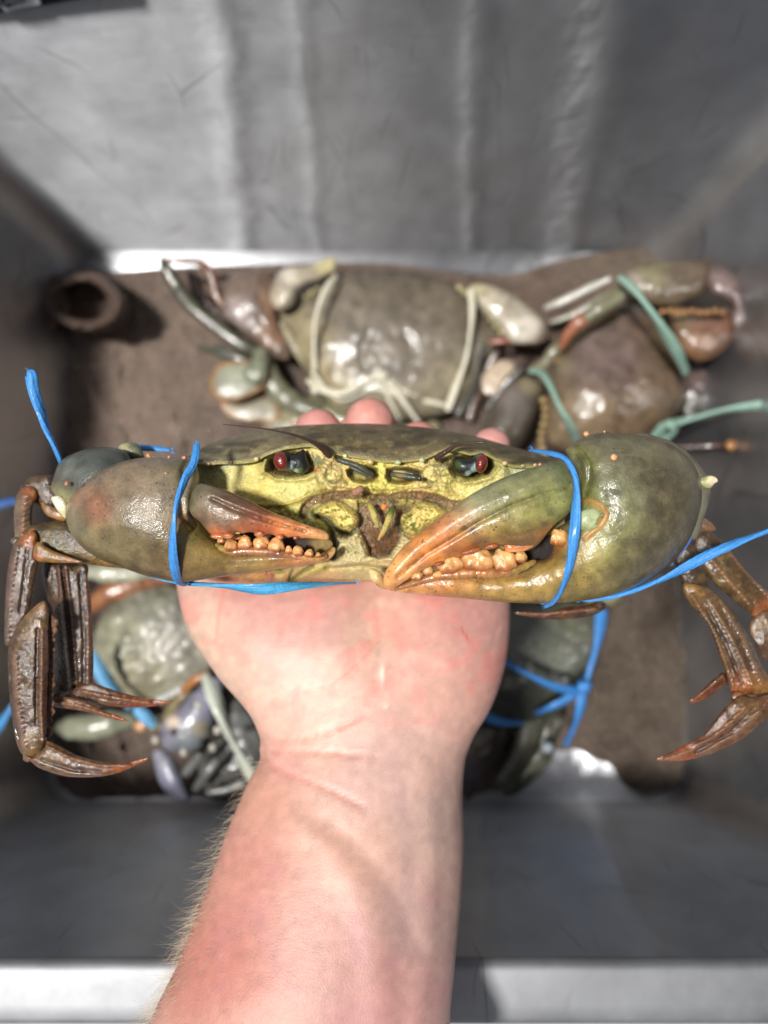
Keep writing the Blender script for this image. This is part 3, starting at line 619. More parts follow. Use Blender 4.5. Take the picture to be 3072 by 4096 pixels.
for pts in ([(1352,1838,.2005,11),(1380,1848,.2,12),(1415,1858,.2,11),(1445,1872,.2,11),(1470,1888,.2005,10),(1492,1902,.2015,9)], [(1400,1868,.2015,6),(1440,1886,.2012,7),(1470,1904,.2015,6)], [(1566,1898,.2015,9),(1600,1904,.2,10),(1640,1908,.199,10),(1668,1912,.1985,10),(1682,1913,.198,13)], [(1572,1884,.202,6),(1615,1888,.2015,7),(1655,1896,.201,7)]):
    tube('antennule', pts, M_DARK, crab, col=paint((66,70,54), [(1360,1840,20,(60,58,50)),(1682,1913,14,(50,42,40)),(1600,1885,14,(150,130,80))], .2, 18), nseg=10, step=6)
# ---- mouth palps
pY = paint((168,156,84), [(1545,2090,20,(182,164,84)),(1520,2150,16,(196,148,74)),(1570,2040,18,(70,96,30))], .25, 10)
for pts in ([(1480,2020,.203,12),(1492,2050,.2015,14),(1504,2085,.2015,12),(1512,2108,.2025,7)], [(1568,2034,.2025,11),(1560,2062,.2005,14),(1548,2095,.200,13),(1541,2108,.2005,10)], [(1543,2104,.200,11),(1532,2128,.1995,10),(1520,2148,.200,7),(1513,2160,.2005,4)]):
    tube('mouth_palp', pts, M_FACE, crab, col=pY, nseg=12, step=6, flat=.8)
blob('gill_flap', 1432, 1962, .1985, 30, 15, 12, M_HAIRY, crab, col=(160,112,88), ang=-30, n=10, rough=.5)
blob('gill_flap', 1536, 2028, .199, 13, 13, 10, M_FACE, crab, col=(216,132,60), n=8, rough=.6)
# short bristles inside the orbits and along the hairy mouth frame
V = []; Fs = []
def bristle(x, y, d, L_, a, wd=1.0, rise=.0015):
    p0 = P(x - wd, y, d); p1 = P(x + wd, y, d); p2 = P(x + L_ * math.cos(a), y - L_ * math.sin(a), d - rise)
    b0 = len(V); V.extend([tuple(p0), tuple(p1), tuple(p2)]); Fs.append((b0, b0+1, b0+2))
for (cx, cy, rx, ry) in ((1160,1862,92,46), (1905,1872,86,48)):
    for k in range(60):
        a = rng.uniform(.1, math.pi - .1); x = cx + rx * math.cos(a) * rng.uniform(.85, 1); y = cy + ry * math.sin(a) * rng.uniform(.9, 1.0)
        bristle(x, y, zfront(x) + .001, rng.uniform(10, 22), math.pi / 2 + rng.normal() * .45, .6)
for k in range(260):
    i = rng.uniform(0, 1); x = 1230 + i * 570; y = 1992 - 14 * math.sin(i * math.pi * 2.0) ** 2 + rng.normal() * 5
    bristle(x, y, zfront(x) - .0002, rng.uniform(8, 18), -math.pi / 2 + rng.normal() * .5, .9)
for k in range(500):
    u = rng.uniform(0, 1); x = 1530 + rng.uniform(-1, 1) * 75 * (1 - u * .75); y = 2100 + u * 115
    bristle(x, y, zfront(x) + .0016, rng.uniform(10, 20), -math.pi / 2 + rng.normal() * .4, .9, .0012)
tag(link('bristle', V, Fs, M_ANT, crab, np.ones((len(V), 3)) * lin((120,92,60)), smooth=False), kind='stuff')
# ---- left claw (seen on the left)
def plane(d0, gx=0.0, gy=0.0, cx=0, cy=0): return lambda X, Y: d0 + gx * (X - cx) / 1000 + gy * (Y - cy) / 1000
LPALM = A2([(820,300),(740,295),(640,292),(560,300),(480,318),(400,352),(330,395),(280,440),(230,500),(207,560),(210,620),(240,690),(300,760),(380,812),(480,850),(600,893),(700,918),(800,932),(900,918),(1000,903),(1150,886),(1300,862),(1420,842),(1500,830),(1555,812),(1583,780),(1585,755),(1572,748),(1545,770),(1500,788),(1440,794),(1380,785),(1320,772),(1250,768),(1180,764),(1100,764),(1040,757),(990,730),(940,690),(905,640),(880,590),(870,540),(880,470),(892,400),(880,340),(860,310)])
colL0 = paint((118,112,88), [(260,1850,60,(84,88,84)),(330,1990,80,(140,104,84)),(390,2040,50,(156,98,78),1.4),(560,1900,120,(136,120,106)),(640,1960,90,(150,140,124)),(500,2150,160,(112,104,78)),(300,2080,60,(112,116,90)),(700,1850,60,(94,96,64)),(780,2180,60,(136,118,66)),(860,2240,90,(150,134,74)),(1050,2230,90,(158,136,70)),(1150,2240,80,(170,112,62)),(1250,2235,60,(196,130,72)),(1310,2215,40,(228,186,110),2),(1335,2200,20,(238,216,150),3),(940,2160,60,(170,140,74)),(740,2090,40,(140,110,76)),(760,2120,24,(150,150,60)),(640,2290,140,(112,92,62)),(900,2300,140,(120,92,60)),(350,1850,90,(110,104,96)),(450,2250,120,(118,106,72))], .12, 70)
def colL(X, Y):
    C = colL0(X, Y); d = polyd([(860,2150),(960,2200),(1060,2200),(1160,2214),(1240,2216),(1320,2200)], X, Y, False)
    C = mixc(C, (158,84,40), np.exp(-(d / 20) ** 2) * ss(.3, .6, fbm(X / 12, Y / 10, 2)) * .9)
    C = mixc(C, (96,110,54), ss(.56, .68, fbm(X / 9 + 3, Y / 9, 2)) * (1 - ss(.5, 1.1, ell(X, Y, 760, 2160, 60, 26))) * .8)
    m = fbm(X / 36, Y / 30, 4); return C * (.62 + .5 * m)[..., None] * np.array([1.03, .94, .80])
def dispL(X, Y):
    h = (fbm(X / 60, Y / 60, 3) - .5) * 8
    d = polyd([(860,2262),(1000,2256),(1120,2248),(1230,2232),(1300,2215)], X, Y, False); h -= 5 * np.exp(-(d / 7) ** 2)
    d = polyd([(880,2175),(960,2195),(1060,2195),(1160,2210),(1240,2214),(1320,2200)], X, Y, False); h += (fbm(X / 9, Y / 9, 2) - .3) * 16 * np.exp(-(d / 16) ** 2)
    h -= 16 * (1 - ss(.3, 1.2, ell(X, Y, 268, 1930, 26, 16)))
    d = polyd([(752,1850),(735,1880),(742,1930),(722,1990),(730,2060),(770,2110)], X, Y, False); h -= 22 * np.exp(-(d / 14) ** 2)
    return h
def desat(f, k=.78, g=1.0):
    def q(X, Y):
        C = f(X, Y); m = C.mean(-1, keepdims=True); return (m + (C - m) * k) * g
    return q
colL = desat(colL, .98, .94)
claw = inflate('claw', LPALM, 205, plane(.1995, -.004, 0, 700), s=8.5, p=.38, disp=dispL, col=colL, mat=M_CLAW, parent=crab, back=.9)
LD = A2([(838,560),(842,500),(858,455),(885,428),(930,432),(980,446),(1040,466),(1120,500),(1200,542),(1280,580),(1370,612),(1450,640),(1515,662),(1548,684),(1552,704),(1540,714),(1500,712),(1440,706),(1400,708),(1375,700),(1340,702),(1318,694),(1297,708),(1275,692),(1240,686),(1222,692),(1195,694),(1172,680),(1140,676),(1105,682),(1080,674),(1060,690),(1030,704),(990,706),(955,692),(925,662),(890,620),(858,595)])
colLD = paint((112,94,80), [(780,1950,50,(84,92,80)),(830,1990,60,(120,112,96)),(930,1990,60,(104,74,58)),(900,2080,60,(124,104,88)),(1040,2070,60,(126,78,56)),(1130,2090,50,(206,138,86)),(1230,2110,60,(214,152,100),1.6),(1300,2140,40,(230,180,128),2),(870,2140,30,(196,112,70),1.4),(960,2135,40,(176,104,66),1.3),(1080,2135,60,(184,98,60),1.3),(760,2010,20,(70,90,60)),(1180,2120,30,(180,104,66))], .12, 40)
def dispLD(X, Y):
    d = polyd([(850,1995),(930,2035),(1030,2072),(1120,2100),(1220,2125)], X, Y, False); h = -11 * np.exp(-(d / 8) ** 2)
    d = polyd([(840,1975),(930,2010),(1030,2048),(1130,2078)], X, Y, False); h += 7 * np.exp(-(d / 12) ** 2); return h + (fbm(X / 40, Y / 40, 2) - .5) * 5
def colLD2(X, Y):
    C = colLD(X, Y); d = polyd([(850,1993),(930,2033),(1030,2070),(1120,2098),(1220,2123)], X, Y, False)
    C = C * np.array([.98, .86, .70]) * (.72 + .5 * fbm(X / 24, Y / 18, 4))[..., None]; C = mixc(C, (64,40,22), np.exp(-(d / 6) ** 2) * ss(.35, .6, fbm(X / 8, Y / 8, 2)) * .9); return C
colLD2 = desat(colLD2, 1.0)
inflate('claw_finger', LD, 78, plane(.1890, .0, 0, 900), s=6, p=.44, disp=dispLD, col=colLD2, mat=M_CLAW, parent=claw, back=1.0)
for (x, y, rx, ry) in ((998,716,17,17),(1052,742,33,30),(1122,730,34,36),(1203,730,40,38),(1282,742,40,36),(1347,765,17,20),(1393,770,24,26),(1452,782,20,20),(1497,790,13,13),(1085,700,24,14)):
    X_, Y_ = A2([(x, y)])[0]; blob('tooth', X_, Y_, .1885, rx / 1.2762, ry / 1.2762, rx / 1.2762, M_TOOTH, claw, col=(206,128,66), tipc=None, n=12, ang=180, rough=.35) if False else blob('tooth', X_, Y_, .1905, rx / 1.2, ry / 1.2, rx / 1.3, M_TOOTH, claw, col=(216,160,102), tipc=(140,74,34), n=14, rough=.5, sq=2.3, taper=.15 + .2 * random.random(), ang=random.uniform(-14, 14))
for (x, y, rx, ry) in ((985,694,40,16),(1035,692,30,16),(1195,684,26,16),(1298,698,20,14),(1380,703,12,9)):
    X_, Y_ = A2([(x, y)])[0]; blob('tooth', X_, Y_, .186, rx / 1.2762, ry / 1.2762, 12, M_TOOTH, claw, col=(176,96,56), tipc=(206,130,80), n=10, rough=.3)
for (x, y, r) in ((812,296,13),(716,378,12),(822,322,8),(213,428,11),(735,292,8),(636,290,6)):
    X_, Y_ = A2([(x, y)])[0]; blob('spine', X_, Y_, .1985 if y < 330 else .190, r / 1.1, r / 1.3, r * 1.3, M_TOOTH, claw, col=(206,142,110), n=8, ang=-30)
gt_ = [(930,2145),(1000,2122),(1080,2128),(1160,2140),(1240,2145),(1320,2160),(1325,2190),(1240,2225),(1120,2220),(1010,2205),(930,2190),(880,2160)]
inflate('gape_shade_plate', gt_, 16, .1985, s=7, col=paint((44,28,18), [(1290,2180,30,(130,110,60)),(1000,2160,40,(30,18,12))], .3, 14), mat=M_GAPE_SHADE, parent=claw)  # dark plate added behind the teeth to stand for the shadowed gap
gc = paint((150,98,58), [(880,2180,30,(140,120,60)),(1270,2236,40,(206,150,90))], .4, 14)
tube('tooth_ridge', [(866,2178,.1925,8),(900,2200,.191,14),(940,2208,.1905,17),(990,2204,.1903,18),(1050,2206,.1903,18),(1105,2212,.1905,17),(1160,2220,.191,15),(1220,2230,.1915,13),(1275,2234,.1925,11),(1305,2222,.194,8)], M_CLAW, claw, col=gc, nseg=12, step=7, wob=.3)
# carpus and arm behind the left claw
carp = inflate('wrist_segment', [(215,1905),(232,1860),(262,1830),(300,1812),(345,1796),(410,1788),(478,1796),(520,1830),(540,1900),(480,2000),(380,2080),(290,2090),(240,2040),(222,1990),(204,1950)], 150, .2085, s=9, col=paint((74,78,72), [(270,1870,40,(90,92,84)),(230,1990,40,(150,144,96)),(250,1940,30,(60,56,44)),(420,1800,40,(64,68,62))], .2, 50), mat=M_CLAW, parent=crab)
inflate('joint', [(470,1792),(488,1775),(520,1768),(550,1776),(568,1800),(576,1836),(540,1850),(490,1840)], 30, .215, s=6, col=paint((96,98,74), [(500,1790,14,(160,156,116))], .3, 14), mat=M_CLAW, parent=crab)
inflate('arm_segment', [(540,1840),(600,1830),(700,1830),(790,1825),(800,1900),(700,2000),(560,2000)], 70, .222, s=11, col=paint((84,84,60), [(600,1835,20,(190,140,80)),(640,1838,12,(180,130,70))], .2), mat=M_CLAW, parent=crab)
for (x, y, c) in ((592,1822,(210,150,60)),(612,1836,(214,158,80)),(638,1838,(196,150,90)),(267,1934,(190,110,80))):
    blob('spine', x, y, .197 if x < 300 else .214, 9, 10, 9, M_TOOTH, crab, col=c, n=8)
inflate('joint', [(205,1990),(240,1985),(268,2010),(275,2050),(262,2075),(245,2060),(222,2030)], 24, .202, s=6, col=paint((196,192,140), [(230,2010,20,(236,232,210))], .1), mat=M_FACE, parent=crab)
# ---- right claw
RPALM = R3([(75,622),(98,620),(128,640),(150,672),(205,668),(250,652),(300,640),(350,625),(410,625),(470,632),(560,640),(640,632),(700,612),(735,588),(775,582),(800,556),(806,520),(800,490),(812,462),(850,440),(885,410),(905,360),(900,300),(895,240),(880,200),(855,155),(878,128),(905,108),(935,92),(985,82),(1080,84),(1180,95),(1270,125),(1330,165),(1370,215),(1392,280),(1396,350),(1378,430),(1345,510),(1295,580),(1240,630),(1170,675),(1100,705),(1010,733),(920,748),(800,758),(700,758),(600,752),(450,738),(300,726),(200,714),(130,700),(98,680),(78,652)])
def colR(X, Y):
    C = paint((124,120,88), [(2450,1850,90,(104,104,86)),(2350,1900,60,(112,124,90)),(2500,2000,100,(124,132,100)),(2480,2130,90,(146,150,96)),(2650,1980,110,(92,90,72)),(2700,2150,110,(86,80,56)),(2750,2080,90,(96,90,68)),(2600,2280,110,(84,78,60)),(2420,2240,70,(160,156,92)),(2300,2330,120,(150,132,64)),(2150,2330,100,(168,140,62)),(2000,2330,90,(176,144,68)),(1850,2330,90,(190,140,70)),(1700,2350,80,(216,150,80),1.3),(1780,2345,40,(190,110,50)),(1560,2350,60,(226,170,96),2),(1485,2290,30,(244,222,160),4),(2120,2240,50,(160,140,80)),(2200,2200,40,(186,130,70)),(2360,2040,40,(150,160,100)),(2390,1970,50,(110,124,84))], .12, 60)(X, Y)
    # shade on the far end of the palm painted dark, streaky edge
    d = polyd(R3([(1130,300),(1180,380),(1130,470),(1060,520),(1030,600),(960,660),(930,740),(1300,640),(1420,400),(1390,250),(1280,180),(1160,200)]), X, Y)
    C = mixc(C, (78,72,54), ss(30, -50, d + 30 * (fbm(X / 22, Y / 50, 3) - .5)) * .5)
    st = fbm(X / 9, Y / 26, 2); C = mixc(C, (116,110,78), ss(.55, .7, st) * ss(0, -40, d) * .4)
    d = polyd(R3([(905,350),(960,352),(1000,375),(1020,400),(1010,430),(970,470),(940,500)]), X, Y, False); C = mixc(C, (206,150,70), np.exp(-(d / 11) ** 2) * .85)
    d = polyd(R3([(880,140),(930,160),(955,210),(950,280),(930,330)]), X, Y, False); C = mixc(C, (110,118,50), np.exp(-(d / 34) ** 2) * .7)
    C = C * (.6 + .52 * fbm(X / 40, Y / 34, 4))[..., None] * np.array([1.03, .93, .79]); dk = ss(.54, .7, fbm(X / 70 + 5, Y / 60, 4)); C = mixc(C, (70,60,42), dk * .4 * ss(1900, 2200, X))
    d = polyd([(1560,2360),(1650,2325),(1750,2285),(1850,2275),(1960,2262),(2080,2255),(2150,2235)], X, Y, False); C = mixc(C, (172,92,40), np.exp(-(d / 24) ** 2) * ss(.3, .6, fbm(X / 14, Y / 10, 2)) * .8)
    C = mixc(C, (130,70,30), ss(.68, .76, fbm(X / 26, Y / 7, 2)) * ss(2260, 2330, Y) * ss(2250, 2100, X) * .5)
    return C
def dispR(X, Y):
    h = (fbm(X / 80, Y / 80, 3) - .5) * 14 + (fbm(X / 16, Y / 16, 2) - .5) * 3
    d = polyd([(1560,2360),(1650,2325),(1750,2285),(1850,2275),(1960,2262),(2080,2255)], X, Y, False); h += (fbm(X / 9, Y / 9, 2) - .3) * 16 * np.exp(-(d / 16) ** 2)
    for ln, wd, a in ((R3([(872,135),(920,158),(950,205),(952,260),(930,330)]), 9, 16), (R3([(905,345),(960,345),(1005,375),(1018,405),(1000,440),(960,475),(935,500)]), 7, 12), (R3([(895,170),(918,215),(915,280),(905,340)]), 8, 18)):
        d = polyd(ln, X, Y, False); h -= a * np.exp(-(d / wd) ** 2)
    h += 16 * (1 - ss(.4, 1.1, ell(X, Y, *R3([(955,425)])[0], 44, 40)))
    d = polyd(R3([(870,470),(890,560),(880,640),(850,720)]), X, Y, False); h += 0 * d
    return h
colR = desat(colR, .92, .94)
clawR = inflate('claw', RPALM, 232, plane(.2005, .003, 0, 2300), s=9, p=.40, disp=dispR, col=colR, mat=M_CLAW, parent=crab, back=.9)
tag(clawR, 'larger claw with heavy molar teeth')
RD = R3([(132,672),(136,645),(152,612),(200,545),(262,488),(340,430),(400,386),(470,332),(560,282),(640,246),(720,220),(790,202),(845,188),(868,200),(885,250),(893,320),(885,375),(860,410),(820,440),(790,470),(765,505),(735,535),(700,550),(650,548),(612,532),(575,528),(545,545),(510,548),(470,562),(440,580),(405,578),(375,596),(340,606),(300,622),(262,640),(222,668),(185,692),(160,698),(140,692)])
def colRD(X, Y):
    C = paint((132,136,104), [(1700,2200,80,(208,140,84),1.6),(1600,2290,70,(232,170,112),2.5),(1780,2110,60,(196,134,96),1.5),(1850,2060,50,(170,150,120)),(1950,1970,90,(140,148,120)),(2100,1900,100,(112,120,92)),(2230,1870,60,(92,100,74)),(2080,2050,90,(150,146,90)),(1980,2120,60,(176,150,80)),(2200,2000,90,(138,146,92)),(2100,2160,50,(104,66,44),1.2),(1950,2180,50,(116,70,50),1.4),(2030,2165,40,(100,62,46),1.2),(1850,2210,50,(170,98,56),1.3),(1750,2260,60,(214,140,84),1.4),(2180,2130,40,(160,100,60)),(1850,2130,40,(196,150,76),1)], .12, 40)(X, Y)
    d = polyd(R3([(190,650),(300,560),(400,500),(520,425)]), X, Y, False); C = mixc(C, (150,84,36), np.exp(-(d / 8) ** 2) * ss(.3, .55, fbm(X / 12, Y / 12, 2)) * .8)
    d = polyd(R3([(440,470),(520,430),(620,380)]), X, Y, False); C = mixc(C, (70,86,30), np.exp(-(d / 8) ** 2) * ss(.45, .6, fbm(X / 9, Y / 9, 2)) * .85)
    d = polyd(R3([(620,375),(720,335),(860,300)]), X, Y, False); C = mixc(C, (80,84,56), np.exp(-(d / 6) ** 2) * ss(.4, .6, fbm(X / 9, Y / 9, 2)) * .7)
    C = C * (.66 + .5 * fbm(X / 34, Y / 28, 4))[..., None] * np.array([1.03, .93, .80]); C = mixc(C, (104,84,66), 1 - ss(.5, 1, ell(X, Y, *R3([(488,470)])[0], 15, 20))); C = mixc(C, (96,92,76), (1 - ss(.4, 1, ell(X, Y, *R3([(772,442)])[0], 26, 14))) * .7)
    return C
def dispRD(X, Y):
    h = (fbm(X / 50, Y / 50, 2) - .5) * 6
    for ln, wd, a in ((R3([(190,655),(300,565),(400,505),(520,430),(640,370),(760,328),(870,295)]), 10, 13), ):
        d = polyd(ln, X, Y, False); h -= a * np.exp(-(d / wd) ** 2)
    d = polyd(R3([(170,640),(260,540),(380,450),(500,375),(640,315),(800,262)]), X, Y, False); h += 12 * np.exp(-(d / 26) ** 2)
    d = polyd(R3([(820,440),(750,470),(640,495),(540,510),(420,560),(320,600),(220,655)]), X, Y, False); h -= 5 * np.exp(-(d / 8) ** 2)
    return h
colRD = desat(colRD, 1.04, .92)
inflate('claw_finger', RD, 105, plane(.1893, .0, 0, 1800), s=7, p=.44, disp=dispRD, col=colRD, mat=M_CLAW, parent=clawR, back=1.0)
for (x, y, rx, ry, sq) in ((828,497,29,34,2.2),(679,575,24,23,2.3),(613,589,47,44,3.2),(508,586,60,44,3.0),(396,602,48,38,2.4),(310,628,20,22,2),(263,650,24,17,2),(352,646,22,16,2)):
    X_, Y_ = R3([(x, y)])[0]; blob('tooth', X_, Y_, .1895 + .0012 * (x > 800), rx * 1.04, ry * 1.04, 34 if rx > 30 else 22, M_TOOTH, clawR, col=(212,160,100), tipc=(146,80,38), n=18, rough=.5, sq=sq + .4, taper=.08, ang=random.uniform(-8, 8))
X_, Y_ = R3([(672,528)])[0]; blob('tooth', X_, Y_, .187, 66, 26, 20, M_TOOTH, clawR, col=(182,104,56), tipc=(214,146,90), ang=-8, n=14, rough=.3)
for (x, y, rx, ry) in ((480,552,40,12),(560,532,30,10),(352,600,20,9)):
    X_, Y_ = R3([(x, y)])[0]; blob('tooth', X_, Y_, .186, rx, ry, 12, M_TOOTH, clawR, col=(150,84,48), n=10, rough=.3, ang=-15)
for (x, y, r, d) in ((938,86,13,.2),(1048,178,15,.1872),(1010,76,5,.2)):
    X_, Y_ = R3([(x, y)])[0]; blob('spine', X_, Y_, d, r, r, r * 1.4, M_TOOTH, clawR, col=(222,166,116), n=8)
inflate('gape_shade_plate', R3([(690,560),(740,505),(810,490),(815,560),(780,590),(730,595)]), 4, .2035, s=7, col=paint((26,16,12), [], .3, 14), mat=M_GAPE_SHADE, parent=clawR)  # added dark plate, paints the shade inside the hole between the fingers
tube('tooth_ridge', [(2140,2246,.1925,10),(2100,2264,.1905,15),(2050,2284,.1893,20),(1980,2292,.1890,22),(1900,2290,.1890,22),(1830,2296,.1892,20),(1760,2304,.1897,17),(1700,2318,.1903,15),(1640,2338,.1915,12),(1580,2356,.193,8)], M_CLAW, clawR, col=paint((152,102,60), [(2100,2260,40,(150,124,62)),(1900,2296,50,(166,112,58))], .4, 14), nseg=12, step=7, wob=.3)
inflate('knuckle', R3([(905,400),(930,385),(970,380),(1000,400),(1002,435),(975,462),(935,470),(905,460),(900,430)]), 38, .1875, s=6, col=paint((150,158,110), [(2360,2070,30,(176,186,140))], .1), mat=M_CLAW, parent=clawR)
inflate('wrist_segment', [(2540,1745),(2640,1750),(2730,1790),(2790,1850),(2830,1905),(2845,1960),(2820,2060),(2780,2160),(2700,2100),(2600,1950)], 120, .2115, s=10, col=paint((104,98,80), [(2800,1900,60,(116,106,84)),(2800,2050,60,(110,108,84))], .2), mat=M_CLAW, parent=crab)
inflate('spine', [(2782,1925),(2810,1908),(2838,1902),(2862,1908),(2872,1925),(2858,1935),(2840,1955),(2815,1950),(2790,1940)], 26, .207, s=5, col=paint((150,150,104), [(2855,1918,14,(232,214,176),3)], .1), mat=M_TOOTH, parent=crab)
blob('spine', 2425, 1742, .212, 26, 16, 14, M_CLAW, crab, col=(80,76,66), n=8)
# ---- walking legs
def cleg(X, Y): 
    C = np.ones(X.shape + (3,)) * lin((80,60,42)); m = ss(.5, .66, fbm(X / 16, Y / 13, 3)); C = mixc(C, (132,114,66), m * .7); C = mixc(C, (46,34,28), ss(.5, .32, fbm(X / 22 + 7, Y / 30, 3)) * .8); return C * .62 * np.array([1.08, .9, .76])
def legpart(name, poly, T, d, base=None, spots=(), rid=(), s=6.5, mt=None, p=.40, serr=None, parent=None, nz=6, rcol=(120,84,58)):
    pf = paint(base, spots, .25, 30) if base else None
    def cf(X, Y):
        C = cleg(X, Y)
        if pf is not None: q = pf(X, Y); C = C * .5 + q * (.26 + .5 * fbm(X / 14, Y / 12, 3))[..., None] * np.array([1.06, .86, .70]) * .60
        for ln, wd, a in rid:
            dd = polyd(ln, X, Y, False); C = mixc(C, rcol, np.exp(-(dd / wd) ** 2) * (.75 if a > 0 else .0)); C = mixc(C, (40,28,24), np.exp(-(dd / wd) ** 2) * (.6 if a < 0 else 0))
        return C
    def df(X, Y):
        h = (fbm(X / 30, Y / 30, 2) - .5) * nz
        for ln, wd, a in rid: h = h + a * 1.25 * np.exp(-(polyd(ln, X, Y, False) / wd) ** 2) * ((.8 + .35 * np.sin(Y / 3.2 + X / 9)) if a > 0 else 1)
        return h
    return inflate(name, poly, T * .85, d, s=s * .85, p=p, disp=df, col=cf, mat=mt or M_LEG, parent=parent or crab)
# left legs
legpart('leg_segment', [(80,1952),(105,1920),(132,1903),(205,1903),(222,1950),(250,2010),(262,2050),(215,2055),(160,2030),(125,1990)], 36, .2195, (70,52,40), [(140,1915,25,(110,100,76)),(180,1930,30,(80,56,44))])
legpart('leg_segment', [(75,1965),(110,1945),(140,1952),(152,1985),(140,2010),(130,2040),(128,2090),(132,2130),(98,2152),(64,2170),(56,2100),(58,2020)], 36, .2175, (132,128,112), [(90,2070,50,(150,146,138)),(100,1955,20,(190,110,56),1.5),(142,1985,18,(226,140,76),3)], rid=[([(98,1990),(92,2060),(88,2140)], 16, 8)])
legpart('leg_segment', [(165,2010),(200,2022),(240,2040),(262,2062),(258,2085),(215,2075),(180,2055)], 20, .2135, (190,150,84), [(240,2060,20,(206,160,110))])
legpart('leg_segment', [(125,2100),(200,2085),(270,2082),(400,2180),(470,2240),(540,2275),(470,2272),(330,2256),(160,2244),(122,2200),(108,2140)], 62, .2155, (112,104,56), [(220,2150,50,(120,120,60)),(160,2110,40,(70,62,50)),(260,2110,40,(60,52,44)),(350,2210,50,(130,118,60)),(300,2180,20,(58,46,46)),(420,2250,50,(170,140,76))], nz=4)
legpart('leg_segment', [(150,2168),(190,2190),(235,2212),(300,2236),(330,2248),(280,2252),(190,2250),(145,2242),(132,2210)], 20, .2095, (186,148,70), [(280,2246,30,(206,160,110)),(150,2230,14,(206,120,60))], nz=2)
legpart('leg_segment', [(112,2130),(130,2120),(150,2140),(152,2180),(158,2220),(146,2300),(128,2400),(116,2450),(70,2562),(34,2584),(20,2575),(17,2500),(24,2330),(42,2210),(66,2160)], 48, .212, (96,74,60), [(120,2150,24,(222,140,72),2.5),(60,2300,50,(104,86,80)),(30,2400,30,(112,90,78)),(60,2430,40,(110,96,90)),(100,2300,40,(92,78,52))], rid=[([(70,2190),(50,2300),(36,2420),(30,2560)], 10, 8), ([(110,2190),(100,2300),(80,2450)], 9, -5)], nz=9, rcol=(104,82,70))
legpart('leg_segment', [(165,2406),(188,2412),(196,2450),(194,2520),(196,2650),(190,2800),(190,2920),(178,2990),(140,3030),(112,3030),(84,3012),(60,2950),(42,2830),(32,2700),(32,2600),(50,2540),(105,2458)], 50, .2055, (88,66,46), [(110,2480,40,(150,126,66)),(160,2430,20,(186,140,80)),(120,2700,60,(84,64,40)),(110,2990,30,(160,130,70))], rid=[([(170,2520),(168,2700),(166,2850),(172,2960)], 9, 12), ([(60,2620),(66,2800),(96,2980)], 13, 10), ([(40,2650),(52,2850),(84,3000)], 6, -8), ([(150,2520),(146,2700),(146,2900)], 6, -7)], nz=9, rcol=(122,92,72))
V_ = [(190,2455)]
for k in range(26): y = 2470 + k * 18; V_.append((224 + 6 * math.sin(k) - (0 if y < 2800 else (y - 2800) * .06) + (6 if k % 2 else -3) - 10 * (y > 2560), y))
V_ += [(206,2942),(186,2945),(188,2800),(192,2600)]
legpart('leg_fringe', V_, 12, .2065, (160,112,82), rid=[([(200,2480),(206,2700),(200,2900)], 5, -3)], s=6, mt=M_HAIRY)
legpart('leg_tip', [(96,3018),(130,3030),(178,2988),(188,2962),(240,2985),(310,3022),(400,3046),(490,3052),(545,3040),(594,3030),(584,3044),(510,3078),(450,3098),(390,3108),(320,3110),(250,3104),(180,3082),(140,3062)], 28, .2045, (140,84,56), [(300,3080,80,(120,84,60)),(200,3030,40,(128,112,60)),(520,3062,50,(196,104,50),1.5),(560,3045,20,(226,140,70),2)], rid=[([(190,2985),(290,3034),(400,3062),(520,3062)], 6, 8), ([(170,3040),(290,3080),(400,3088)], 7, -8)], s=5)
legpart('leg_segment', [(175,2250),(250,2258),(345,2258),(352,2320),(364,2400),(372,2550),(374,2680),(366,2750),(335,2770),(290,2772),(250,2785),(215,2790),(205,2750),(215,2600),(212,2450),(190,2400),(172,2330)], 44, .2175, (70,54,42), [(330,2450,60,(92,78,50)),(220,2450,50,(70,52,40)),(300,2330,50,(54,40,34)),(250,2700,50,(90,70,44))], rid=[([(235,2262),(255,2450),(285,2740)], 7, 12), ([(262,2262),(285,2450),(305,2730)], 6, 9), ([(345,2300),(355,2500),(352,2740)], 8, 6), ([(250,2300),(270,2450),(295,2700)], 5, -8), ([(320,2300),(335,2550),(335,2740)], 7, -6)], nz=7, rcol=(112,84,70))
legpart('leg_tip', [(300,2752),(352,2732),(372,2730),(420,2748),(480,2768),(560,2788),(640,2800),(692,2808),(640,2822),(560,2830),(460,2828),(360,2812),(300,2795)], 24, .214, (124,70,48), [(600,2812,60,(186,96,48),1.4),(400,2760,50,(110,76,50))], rid=[([(330,2765),(450,2790),(600,2812)], 6, 7)], s=5)
legpart('leg_tip', [(200,2796),(240,2785),(300,2792),(360,2812),(420,2846),(470,2862),(514,2884),(490,2884),(430,2872),(380,2856),(300,2840),(240,2832),(206,2822)], 22, .211, (136,84,54), [(480,2874,50,(206,104,50),1.4)], rid=[([(220,2806),(330,2826),(440,2862)], 5, 6)], s=5)
